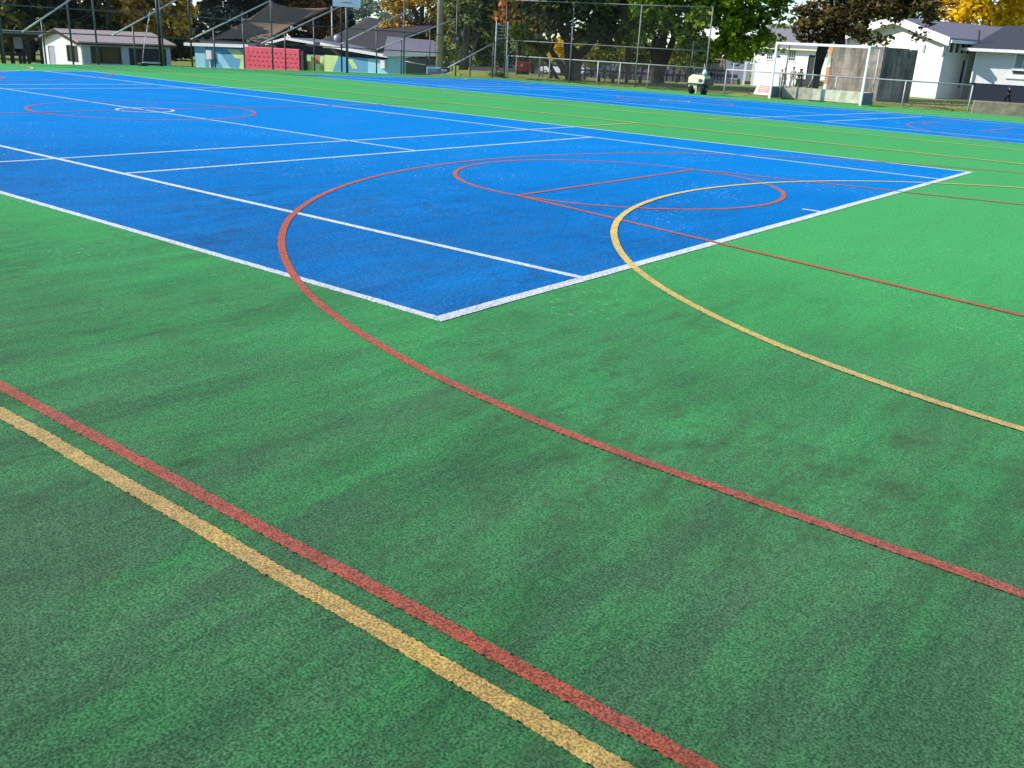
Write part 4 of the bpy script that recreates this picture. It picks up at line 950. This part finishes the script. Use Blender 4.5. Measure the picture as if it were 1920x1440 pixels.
for k, (u, lab) in enumerate(((1790, 'left of the two blue wheelie bins outside the gabled hall'), (1799, 'right of the two blue wheelie bins outside the gabled hall'))):
    p = TD(u, 168, 51+.5*k); p = T(u, 169.5); fr = Frame(p, (.95, .1)); zt = fr.hit(u, 146)[1]; s_ = zt/1.05
    t = thing('wheelie_bin', p, lab, 'bin', 'blue wheelie bins')
    mb = MB(); bw = .25*s_; mb.add([fr.P(a*bw*k_, -b*.5*s_*k_-.02, z) for (z, k_) in ((.06, .8), (zt-.1, 1.0)) for a, b in ((-1, 0), (1, 0), (1, 1), (-1, 1))], [(0, 3, 2, 1), (4, 5, 6, 7), (0, 1, 5, 4), (1, 2, 6, 5), (2, 3, 7, 6), (3, 0, 4, 7)]); obj('body', mb, M['blue_bin'], t, bevel=.02)
    obj('lid', MB().fbox(fr, -bw-.03, bw+.03, -.55*s_, .03, zt-.098, zt-.02), M['blue_bin'], t, bevel=.015)
    for a in (-1, 1): c = fr.P(a*bw*.8, -.5*s_, .09); obj('wheel', MB().lathe(c-fr.d*.03, fr.d, [(.09, 0), (.09, .06)], 12), M['rubber'], t)
p = TD(1808, 168, 50.4); p = T(1807, 169.5); fr = Frame(p, (.95, .1)); zt = fr.hit(1807, 147)[1]
t = thing('handcart', p, 'dark upright handcart beside the blue wheelie bins', 'handcart'); obj('body', MB().fbox(fr, -.12, .14, -.3, 0, .15, zt), M['black'], t, bevel=.04); obj('wheel', MB().lathe(fr.P(-.05, .06, .1), fr.n, [(.1, 0), (.1, .05)], 12), M['rubber'], t)

p = T(1517, 166); fr = Frame(p, (.94, .33)); a0, _ = fr.hit(1492, 158); a1, _ = fr.hit(1546, 158); zt = fr.hit(1517, 148)[1]
t = thing('low_cart', p, 'low dark cart with a pale wheel hub on the grass behind the goal', 'cart')
mb = MB(); mb.prism([fr.P(a0, 0, .12), fr.P(a1, 0, .10), fr.P(a1, 0, zt*.72), fr.P((a0+a1)/2+.2, 0, zt), fr.P(a0+.05, 0, zt*.86)], fr.n*-.7); obj('body', mb, M['dark_steel'], t, bevel=.04)
for a in ((a0+a1)/2-.1, a1-.25):
    c = fr.P(a, .02, .17); w1 = obj('wheel', MB().lathe(c, fr.n, [(.10, 0), (.17, .02), (.17, .09), (.10, .11)], 16), M['rubber'], t, smooth=True); sub('hub', MB().lathe(c+fr.n*.10, fr.n, [(.075, 0), (.06, .025)], 12), M['galv_light'], w1, t)
for (u0, v0, u1, v1) in ((1484, 145, 1489.5, 160), (1523, 148, 1515, 164)):
    x0, y0 = fr.hit(u0, v0, .15); x1, y1 = fr.hit(u1, v1, .15); obj('handle_bar', MB().tube([fr.P(x0, .15, y0), fr.P(x1, .15, y1)], .035, 8), M['pale_green'], t, smooth=True)
obj('drawbar', MB().tube([fr.P(a0, .02, zt*.8), fr.P(a0-.25, .1, zt*1.05)], .03, 6), M['galv'], t, smooth=True)

# ---- parked cars on the lower car park
def car(loc, hd, mat, label, L_=4.3):
    t = thing('parked_car', loc, label, 'car', 'cars parked beyond the lawn'); d = np.array([math.cos(hd), math.sin(hd)]); fr = Frame(loc, d)
    W_ = 1.7; prof = [(0, .35), (0, .72), (.12, .86), (.95, .96), (1.55, 1.42), (2.9, 1.46), (3.75, 1.02), (4.2, .92), (4.3, .7), (4.3, .35), (3.85, .25), (.5, .25)]
    obj('body', MB().prism([fr.P(a, 0, z) for a, z in prof], fr.n*-W_), mat, t, bevel=.06)
    gl_ = MB()
    for b in (.004, -W_-.010): gl_.prism([fr.P(a, b, z) for a, z in ((1.12, .98), (1.62, 1.36), (2.84, 1.40), (3.45, 1.04))], fr.n*.006)
    obj('window', gl_, M['glass'], t)
    gl_ = MB(); gl_.add([fr.P(a, b, z) for a, z in ((.98, 1.0), (1.53, 1.40)) for b in (-.15, -W_+.15)], [(0, 1, 3, 2)]); gl_.v = [tuple(np.array(q)-fr.d*.015+[0, 0, .015]) for q in gl_.v]; obj('windscreen', gl_, M['glass'], t)
    for a in (.85, 3.45):
        for b in (.02, -W_+.16): w1 = obj('wheel', MB().lathe(fr.P(a, b-.18, .30), fr.n, [(.2, 0), (.30, .03), (.30, .15), (.2, .18)], 16), M['rubber'], t, smooth=True); sub('rim', MB().lathe(fr.P(a, b-.185, .30), fr.n, [(.17, 0), (.15, .19)], 12), M['galv_light'], w1, t)
    for b in (-.3, -W_+.3): obj('headlight', MB().fbox(fr, -.01, .06, b-.14, b+.14, .62, .74), M['white'], t, bevel=.01)
def ctop(u, v, dist): p = D(u, v, dist); return np.array([p[0], p[1], MID_Z+.06])
for (u, dist, hd, mt, lab) in ((1012, 128, .12, 'car_white', 'white parked car on the left, beyond the big dark tree'), (1042, 130, .12, 'car_white', 'second white parked car, half hidden by the dark tree trunks'), (1090, 130, .12, 'car_dark', 'dark parked car right of the big dark tree trunk')):
    car(ctop(u, 133, dist), hd, M[mt], lab)
# ================================================================== TREES
def leaf_mesh(name, P, sz, tint, mat, root):
    n = len(P); P = P-np.array(root['_o'])
    nr = rng.normal(size=(n, 3)); nr[:, 2] = np.abs(nr[:, 2])+.3; nr /= np.linalg.norm(nr, axis=1)[:, None]
    a = np.cross(nr, rng.normal(size=(n, 3))); a /= np.linalg.norm(a, axis=1)[:, None]; b = np.cross(nr, a)
    s = (sz*rng.uniform(.6, 1.35, n))[:, None]
    droop = nr*s*.25
    V = np.stack([P-a*s, P-b*s*.55-droop, P+a*s*.9, P+b*s*.55-droop], 1).reshape(-1, 3)
    me = bpy.data.meshes.new(name); me.vertices.add(4*n); me.vertices.foreach_set('co', V.ravel().astype(np.float32))
    me.loops.add(4*n); me.loops.foreach_set('vertex_index', np.arange(4*n, dtype=np.int32))
    me.polygons.add(n); me.polygons.foreach_set('loop_start', np.arange(0, 4*n, 4, dtype=np.int32)); me.polygons.foreach_set('loop_total', np.full(n, 4, np.int32))
    me.update(calc_edges=True)
    at = me.attributes.new('tint', 'FLOAT', 'FACE'); at.data.foreach_set('value', tint.astype(np.float32))
    me.materials.append(mat); o = bpy.data.objects.new(name, me); COL.objects.link(o)
    if root.get('_e') is not None: o.parent = root['_e']
    return o
def crown_points(blobs, n, clump, dist_ppm=None):
    vols = np.array([b[1][0]*b[1][1]*b[1][2] for b in blobs])**.75; vols /= vols.sum(); pts, cl = [], []; cents = []
    for (c, r), w_ in zip(blobs, vols):
        m = max(5, int(60*w_*3)); d = rng.normal(size=(m, 3)); d /= np.linalg.norm(d, axis=1)[:, None]; rad = rng.uniform(.25, 1.0, m)**.5
        cc = np.array(c)+d*rad[:, None]*np.array(r); cents.append(cc)
        k = max(20, int(n*w_)); idx = rng.integers(0, m, k); cr = clump*rng.uniform(.55, 1.3, m)
        off = rng.normal(size=(k, 3)); off /= np.linalg.norm(off, axis=1)[:, None]; off *= (rng.uniform(0, 1, k)**.4)[:, None]; off[:, 2] *= .7
        pts.append(cc[idx]+off*cr[idx][:, None]); ct = rng.normal(0, .16, m); cl.append(ct[idx])
    return np.concatenate(pts), np.concatenate(cl), np.concatenate(cents)
def branchy(mb, p0, p1, r0, r1, n=5, wig=.06):
    L_ = np.linalg.norm(p1-p0); pts = [p0+(p1-p0)*k/n+(rng.normal(0, wig*L_, 3) if 0 < k < n else 0)*np.array([1, 1, .5]) for k in range(n+1)]
    pts[1] = pts[1]*.6+(p0+np.array([0, 0, L_/n]))*.4
    mb.tube(pts, list(np.linspace(r0, r1, n+1)), 7); return pts
def tree(name, base, trunk, blobs_px, dist, leaf, n, lsz, clump, label, bark='bark', group=None, nl=10, cat='tree', rel=False):
    """trunk: list of stems, each a list of (u, v, radius) up from the ground; blobs: (u, v, ru, rv) ellipses of foliage around the given distance"""
    t = thing(name, base, label, cat, group); mb = MB(); tops = []
    for st in trunk:
        dst = np.linalg.norm((np.array(base)-CAM)[:2])
        pts = [np.array(base, float)-[0, 0, .15]] if st[0] is None else []
        pts = [D(u, v, dst+(q[0] if q else 0)) for (u, v, r, *q) in st]
        pts[0] = np.array([pts[0][0], pts[0][1], min(pts[0][2], tz(pts[0][0], pts[0][1]))-.1])
        rs = [r for (u, v, r, *q) in st]; mb.tube(pts, rs, 9); tops.append((pts, rs))
    blobs = []
    for (u, v, ru, rv, *q) in blobs_px:
        dd_ = dist+(q[0] if q else 0); s = ppm(u, v, dd_); c = D(u, v, dd_); blobs.append((c, (ru/s, ru/s*.9, rv/s)))
    P, ct, cents = crown_points(blobs, n, clump)
    pick = rng.choice(len(cents), min(nl, len(cents)), replace=False)
    for k in pick:
        pts, rs = tops[rng.integers(0, len(tops))]; j = len(pts)-1-(rng.random() < .4)*1; j = max(j, 1)
        branchy(mb, pts[j], cents[k], rs[j]*.6, .02)
    obj('trunk', mb, M[bark], t, smooth=True)
    tint = np.clip(.38+ct+rng.normal(0, .2, len(P)), 0, 1)
    leaf_mesh('crown', P, lsz, tint, LEAF[leaf], t); return t

FG_T = 'trees beyond the low fence'
# big dark copper tree with several stems
b = T(1075, 150.5)
tree('broadleaf_tree', b, [[(1080, 151, .30), (1079, 125, .25), (1080, 104, .24), (1068, 84, .16), (1050, 40, .09)], [(1081, 128, .22), (1085, 105, .20), (1105, 86, .16), (1135, 50, .09)],
     [(1070, 150, .2), (1064, 138, .18), (1050, 120, .15), (1034, 96, .12), (1030, 70, .08)], [(1067, 149, .17), (1065, 110, .16), (1062, 80, .14), (1066, 20, .08)], [(1050, 120, .10), (1010, 85, .08), (985, 74, .04)]],
     [(1010, 40, 55, 50), (1090, 20, 80, 55), (1150, 40, 60, 48), (1060, -50, 110, 60), (1150, -60, 80, 60), (1130, 70, 50, 18, 1.0)], 46, 'darkoak', 10000, .16, .75, 'big dark tree with several crooked stems beyond the low fence', group=None, nl=14)
b2 = T(975, 140)
tree('broadleaf_tree', TD(972, 138, 56), [[(975, 138, .2), (973, 100, .16), (968, 50, .1)], [(975, 110, .1), (1000, 80, .06)]], [(968, 10, 28, 42), (985, 40, 34, 32), (1010, 0, 50, 28), (970, -40, 45, 40)], 56, 'copper', 4500, .18, .6, 'copper-leaved tree on the left of the big dark tree', nl=8)
tree('broadleaf_tree', TD(1180, 130, 57), [[(1180, 130, .2), (1178, 60, .16), (1175, 0, .1)]], [(1190, 5, 60, 30), (1120, -15, 60, 30), (1230, -30, 50, 30)], 57, 'copper', 4000, .19, .7, 'copper-leaved tree rising behind the big dark tree and the oak', nl=6)
# oak
b = T(1233, 156)
tree('oak_tree', b, [[(1233, 157, .40), (1232, 140, .32), (1236, 115, .30), (1238, 85, .31), (1246, 50, .22), (1255, 0, .14)], [(1238, 90, .22), (1265, 66, .16), (1300, 58, .08)], [(1236, 118, .14), (1222, 95, .11), (1206, 80, .07)], [(1240, 78, .18), (1225, 40, .12), (1205, 5, .08)]],
     [(1230, 25, 60, 40), (1290, 40, 60, 45), (1350, 30, 60, 50), (1410, 60, 45, 40), (1380, -30, 80, 55), (1270, -50, 90, 55), (1455, 12, 34, 26), (1340, 88, 40, 30), (1395, 95, 28, 18), (1440, 78, 20, 18), (1300, 95, 22, 18), (1195, 60, 30, 30)], 45, 'oak', 13000, .145, .62, 'large oak with thick dark trunk and yellow-green leaves', nl=16)
# lime-yellow bushes lit between the trunks
for (u, v, ru, rv, dd_, lab) in ((1120, 100, 62, 24, 60, 'sunlit yellow-green bush behind the big dark tree'), (1190, 96, 35, 22, 64, 'sunlit yellow-green bush just left of the oak trunk'), (1052, 95, 22, 22, 70, 'small golden bush glowing between the stems of the dark tree'), (1290, 108, 40, 22, 75, 'leafy bush behind the oak, right of its trunk')):
    tree('shrub', TD(u, 135, dd_), [[(u, 140, .08), (u+2, v, .05)]], [(u, v, ru, rv), (u-ru*.4, v-rv*.4, ru*.6, rv*.7)], dd_, 'lime' if u != 1052 else 'gold', 2200, .12, .5, lab, nl=5, cat='shrub', group=None)
# bronze tree by the block wall
b = TD(1532, 160, 47.5)
tree('broadleaf_tree', b, [[(1530, 160, .13), (1533, 130, .18), (1540, 100, .24), (1548, 75, .26), (1562, 40, .2), (1575, 0, .12)], [(1573, 150, .24, .5), (1575, 80, .24, .5), (1574, 50, .26, .5), (1585, 10, .14, .5)]],
     [(1528, 36, 36, 36), (1580, 14, 60, 50), (1640, 12, 60, 34, -1.0), (1700, 5, 50, 26, -2.0), (1620, 56, 30, 18, -1.0), (1590, -35, 80, 30), (1690, -25, 60, 26, -1.5), (1742, 22, 20, 24, -2.0), (1508, 55, 12, 12), (1650, 74, 16, 8, -1.5), (1550, 60, 30, 16), (1731, 62, 10, 9, -2.0)], 47.5, 'bronze', 11000, .12, .5, 'bronze-leaved tree with leaning dark trunk behind the block wall', nl=10)
# golden tree above the halls
tree('broadleaf_tree', TD(1850, 150, 74), [[(1850, 150, .35), (1848, 60, .3), (1850, 0, .2)]], [(1800, 10, 55, 38), (1860, 0, 60, 45), (1915, 20, 50, 35), (1850, -60, 110, 50), (1790, 42, 30, 18), (1840, 35, 45, 25)], 74, 'gold', 9000, .19, .9, 'bright golden tree above the roofs of the gabled hall and house', nl=10)
tree('broadleaf_tree', TD(1900, 150, 80), [[(1915, 150, .3), (1915, 40, .2)]], [(1910, 38, 30, 20), (1935, 10, 40, 40)], 80, 'lime', 2500, .17, .8, 'olive-green tree beside the golden tree at the right edge', nl=5)
tree('broadleaf_tree', TD(1690, 150, 66), [[(1690, 150, .25), (1690, 40, .2)]], [(1660, 22, 50, 26), (1720, 28, 36, 22), (1700, -30, 70, 40)], 66, 'darkoak', 3500, .16, .8, 'dark green tree behind the peak of the gabled hall', nl=6)
# grey-green tree right of the lamp pole
tree('broadleaf_tree', TD(870, 135, 62), [[(868, 132, .3), (872, 90, .25), (880, 40, .15)], [(872, 95, .14), (900, 60, .08)]], [(890, 40, 45, 48), (850, 80, 26, 36), (925, 70, 34, 45), (880, -30, 70, 50), (930, 10, 30, 50), (905, 105, 28, 14)], 63, 'sage', 9000, .18, .7, 'grey-green leafy tree right of the concrete pole', nl=12, bark='bark_grey')
tree('shrub', T(930, 143.5), [[(930, 144, .04), (930, 138, .02)]], [(930, 138, 14, 5.5), (922, 139, 8, 4), (940, 140, 8, 4)], float(np.linalg.norm((T(930, 143.5)-CAM)[:2])), 'sage', 900, .05, .12, 'low grey-green shrub at the foot of the fence corner', nl=4, cat='shrub')
tree('broadleaf_tree', TD(1000, 120, 92), [[(1000, 120, .2), (1000, 90, .15)]], [(965, 92, 40, 22), (1010, 105, 40, 14), (930, 95, 30, 20)], 92, 'sage', 3500, .17, .8, 'pale green tree low behind the red bin', nl=5)
# autumn tree with bare limbs, and its neighbours
tree('broadleaf_tree', TD(791, 120, 92), [[(791, 125, .40), (790, 70, .36), (788, 45, .30), (776, 20, .2), (762, -20, .12)], [(788, 46, .24), (792, 15, .18), (796, -20, .1)], [(790, 60, .16), (815, 20, .1), (825, -15, .06)], [(786, 38, .14), (755, 10, .09), (735, -15, .05)]],
     [(745, 48, 30, 24), (815, 55, 34, 34), (775, 82, 45, 22), (720, 60, 22, 16), (835, 20, 24, 26), (775, -5, 60, 14), (740, 15, 24, 12)], 92, 'amber', 6200, .20, .8, 'amber autumn tree with pale forked limbs behind the charcoal sail', bark='bark_grey', nl=16)
tree('broadleaf_tree', TD(800, 120, 112), [[(830, 125, .3), (830, 60, .2)]], [(735, 90, 45, 20), (800, 92, 50, 24), (850, 70, 36, 40), (690, 78, 40, 14)], 112, 'amber', 6000, .32, 1.0, 'broad amber tree low behind the lamp pole', nl=6)
# dark evergreens at the left
def col_tree(u, v, ru, rv, dist, leaf, n, lab, lsz=.22, clump=1.0, extra=()):
    tree('evergreen_tree' if leaf in ('evergreen', 'blackgreen') else 'broadleaf_tree', TD(u, 110, dist), [[(u, 118, .3), (u+2, 60, .25), (u+4, 0, .15)]], [(u, v, ru, rv)]+list(extra), dist, leaf, int(n*1.3), lsz*1.5, clump, lab, nl=8)
col_tree(60, 20, 75, 50, 100, 'evergreen', 6500, 'broad dark evergreen above the hut roof at the left', extra=((150, 35, 60, 38), (20, 60, 40, 26), (100, -60, 130, 60), (190, 10, 40, 45), (165, 60, 40, 24), (100, 55, 40, 22)))
col_tree(-30, 30, 60, 60, 104, 'evergreen', 3000, 'dark evergreen cut off by the left edge of the picture', extra=((30, 0, 40, 40),))
col_tree(270, 38, 52, 36, 98, 'amber', 5500, 'amber autumn tree right behind the hut roof', .17, .8, extra=((330, 50, 32, 34), (230, 20, 36, 30), (280, -40, 90, 40), (345, 15, 22, 40)))
col_tree(440, 20, 75, 45, 118, 'blackgreen', 6500, 'nearly black evergreen left of the brown shade sail', extra=((400, 55, 50, 30), (370, 80, 25, 22), (470, -50, 110, 50), (530, 30, 40, 40)))
col_tree(580, 15, 48, 34, 118, 'copper', 4500, 'copper autumn tree behind the brown shade sail', .18, .8, extra=((620, 40, 40, 30), (560, -30, 70, 35), (570, 60, 40, 18)))
col_tree(632, 5, 24, 40, 120, 'blackgreen', 2600, 'narrow dark evergreen behind the white backboard', .2, .8, extra=((640, 50, 26, 20),))
col_tree(200, 70, 40, 14, 96, 'evergreen', 2500, 'low dark hedge-like evergreen just behind the hut', extra=((120, 62, 40, 14), (330, 92, 22, 10)))
# under-storey that closes the gap beneath the crowns at the left and centre
def hedge(u0, u1, v0, v1, dist, leaf, n, lab, lz=.36):
    m = max(3, int((u1-u0)/40)); tree('hedge', TD((u0+u1)/2, 120, dist), [[((u0+u1)/2, 125, .1), ((u0+u1)/2, (v0+v1)/2, .06)]], [(u, (v0+v1)/2, (u1-u0)/m*.8, (v1-v0)/2) for u in np.linspace(u0, u1, m)], dist, leaf, n, lz, .9, lab, nl=6, cat='hedge')
hedge(330, 560, 70, 104, 118, 'blackgreen', 5000, 'dark hedge along the lower field behind the mural building')
hedge(-30, 330, 66, 96, 118, 'blackgreen', 5500, 'dark hedge along the lower field behind the hut')
hedge(-60, 590, -25, 75, 140, 'evergreen', 9000, 'tall dark belt of foliage far behind the hut and brown sail', .7)
hedge(870, 1310, 96, 126, 150, 'sage', 6500, 'grey-green hedge beyond the car park')
hedge(1180, 1420, 70, 122, 160, 'oak', 6000, 'green hedge behind the tan boundary wall')
# far wooded ridge
P_ = []
for k in range(70):
    u = rng.uniform(600, 1000); c = D(u, 60, rng.uniform(380, 460)); hgt = 1+11*math.exp(-((u-690)/60)**2)+5*rng.random(); P_.append((c*[1, 1, 0]+[0, 0, 2+hgt*.4], (7, 7, 3+hgt*.55)))
Pp, ct, _ = crown_points(P_, 14000, 3.0)
o = leaf_mesh('far_woods', Pp, .75, np.clip(.45+ct+rng.normal(0, .2, len(Pp)), 0, 1), LEAF['far'], {'_o': (0, 0, 0)}); o['kind'] = 'stuff'

# fallen leaves and tufts on the lawn edge
Lp = []
for k in range(2600):
    i = rng.integers(0, len(EDGE)-2); a, b_ = EDGE[i], EDGE[i+1]; q = a+(b_-a)*rng.random(); out = np.array([-(b_-a)[1], (b_-a)[0]]); out /= np.linalg.norm(out)
    if i < 6: continue
    q = q+out*rng.uniform(.4, 7)**1.0; Lp.append((q[0], q[1], tz(q[0], q[1])+.03))
o = leaf_mesh('fallen_leaves', np.array(Lp), .035, rng.uniform(0, 1, len(Lp)), LEAF['copper'], {'_o': (0, 0, 0)}); o['kind'] = 'stuff'

# ================================================================== PEOPLE
def skin_obj(name, verts, edges, radii, mat, root, parent=None, lev=1):
    me = bpy.data.meshes.new(name); off = np.array(root['_o']); me.from_pydata([tuple(np.array(q)-off) for q in verts], edges, []); o = bpy.data.objects.new(name, me); COL.objects.link(o)
    o.modifiers.new('skin', 'SKIN')
    for sv_, r in zip(me.skin_vertices[0].data, radii): sv_.radius = r if hasattr(r, '__len__') else (r, r)
    me.skin_vertices[0].data[0].use_root = True
    s = o.modifiers.new('sub', 'SUBSURF'); s.levels = lev; s.render_levels = lev+1
    me.materials.append(mat); o.parent = parent or root['_e']
    for p_ in me.polygons: p_.use_smooth = True
    return o
def person(loc, hd, h, label, top, legs, hair, stride=.12, bend=0.0, arm=.1, sit=False, group=None):
    t = thing('person', loc, label, 'person', group); f = np.array([math.cos(hd), math.sin(hd), 0]); s = np.array([-f[1], f[0], 0]); z = np.array([0, 0, 1.0]); L0 = np.array(loc, float)
    def p(fw, sd, up): return L0+(f*fw+s*sd+z*up)*h
    hip = .30 if sit else .50; lean = bend
    pel, che, nek, hed = p(0, 0, hip), p(lean*.5, 0, hip+.22), p(lean*.85, 0, hip+.335), p(lean+.015, 0, hip+.40)
    V = [pel, che, nek, hed, p(lean+.012, 0, hip+.455)]; E = [(0, 1), (1, 2), (2, 3), (3, 4)]; Rr = [(.075*h, .06*h), (.085*h, .06*h), .028*h, .052*h, .048*h]
    for sg in (-1, 1):
        k = len(V); st = stride*sg
        if sit: J = [p(.02, .05*sg, hip-.02), p(.22, .07*sg, hip-.0), p(.24, .07*sg, .05), p(.30, .07*sg, .02)]
        else: J = [p(.0, .05*sg, hip-.03), p(.03+st*.6, .055*sg, .27), p(st-.02, .055*sg, .045), p(st+.08, .06*sg, .018)]
        V += J; E += [(0, k), (k, k+1), (k+1, k+2), (k+2, k+3)]; Rr += [.052*h, .038*h, .024*h, .02*h]
        k = len(V); A_ = [p(lean*.75, .105*sg, hip+.30), p(lean*.7-.02-arm*sg*.3, .13*sg, hip+.14), p(lean*.8+.05-arm*sg, .125*sg, hip+.0), p(lean*.8+.07-arm*sg, .12*sg, hip-.045)]
        V += A_; E += [(1, k), (k, k+1), (k+1, k+2), (k+2, k+3)]; Rr += [.034*h, .026*h, .019*h, .017*h]
    skin_obj('body', V, E, Rr, M['skin'], t)
    # clothing follows the same joints a little larger
    TV = [V[0]+z*.01*h, V[1], V[2]-z*.03*h, V[9], V[10], V[17], V[18]]; TE = [(0, 1), (1, 2), (1, 3), (3, 4), (1, 5), (5, 6)]
    skin_obj('shirt', TV, TE, [(.083*h, .068*h), (.095*h, .068*h), .04*h, .042*h, .036*h, .042*h, .036*h], M[top], t)
    LV = [V[0]]+[V[5], V[6], V[7]]+[V[13], V[14], V[15]]; LE = [(0, 1), (1, 2), (2, 3), (0, 4), (4, 5), (5, 6)]
    skin_obj('trousers', LV, LE, [(.08*h, .068*h), .058*h, .046*h, .032*h, .058*h, .046*h, .032*h], M[legs], t)
    mb = MB().lathe(V[4]-f*.008*h-z*.035*h, z+f*-.25, [(.05*h, 0), (.060*h, .03*h), (.054*h, .06*h), (.025*h, .083*h)], 12); obj('hair', mb, M[hair], t, smooth=True)
    for sg in (-1, 1): obj('shoe', MB().prism([V[7 if sg < 0 else 15]+(f*a+s*b)*h-z*.02*h for a, b in ((-.09, -.025), (.05, -.025), (.05, .025), (-.09, .025))], z*.035*h), M['black'], t, bevel=.01)
    return t
p = TD(1891, 180, 51.3); hb = 30/ppm(1890, 165, np.linalg.norm((p-CAM)[:2])); person(p, 2.6, hb*1.02, 'child in dark clothes walking past the dark base of the house', 'cloth_black', 'cloth_black', 'hair', .16, .03, .12)
p = TD(932, 136, 56); person(p, .4, 18/ppm(932, 125, 56), 'distant person in dark clothes beyond the fence corner', 'cloth_black', 'cloth_black', 'hair', .08)
KG = 'children gathered before the white hall'
for (u, v, hpx, hd, top, lg, sit, bend, lab) in ((1472, 151, 24, 3.6, 'cloth_orange', 'cloth_white', False, .05, 'child in an orange top standing before the hall steps'), (1485, 152, 27, 5.2, 'cloth_white', 'cloth_white', False, .10, 'child in a pale shirt, tallest of the group before the hall'), (1496, 152, 23, 5.6, 'cloth_black', 'cloth_green', False, .14, 'child in a black top leaning over the low cart'), (1503, 151, 22, 3.9, 'cloth_green', 'cloth_black', False, .06, 'child in a dark green top at the right of the group'), (1464.5, 151, 21, 5.0, 'cloth_white', 'cloth_black', False, .04, 'small child in white at the left of the group')):
    dd_ = 56; p = TD(u, v, dd_); z0 = p[2]; hh = (D(u, v-hpx, dd_)[2]-z0); person(p, hd, max(.8, min(1.5, hh)), lab, top, lg, 'hair', .08, bend, .1, sit, KG)
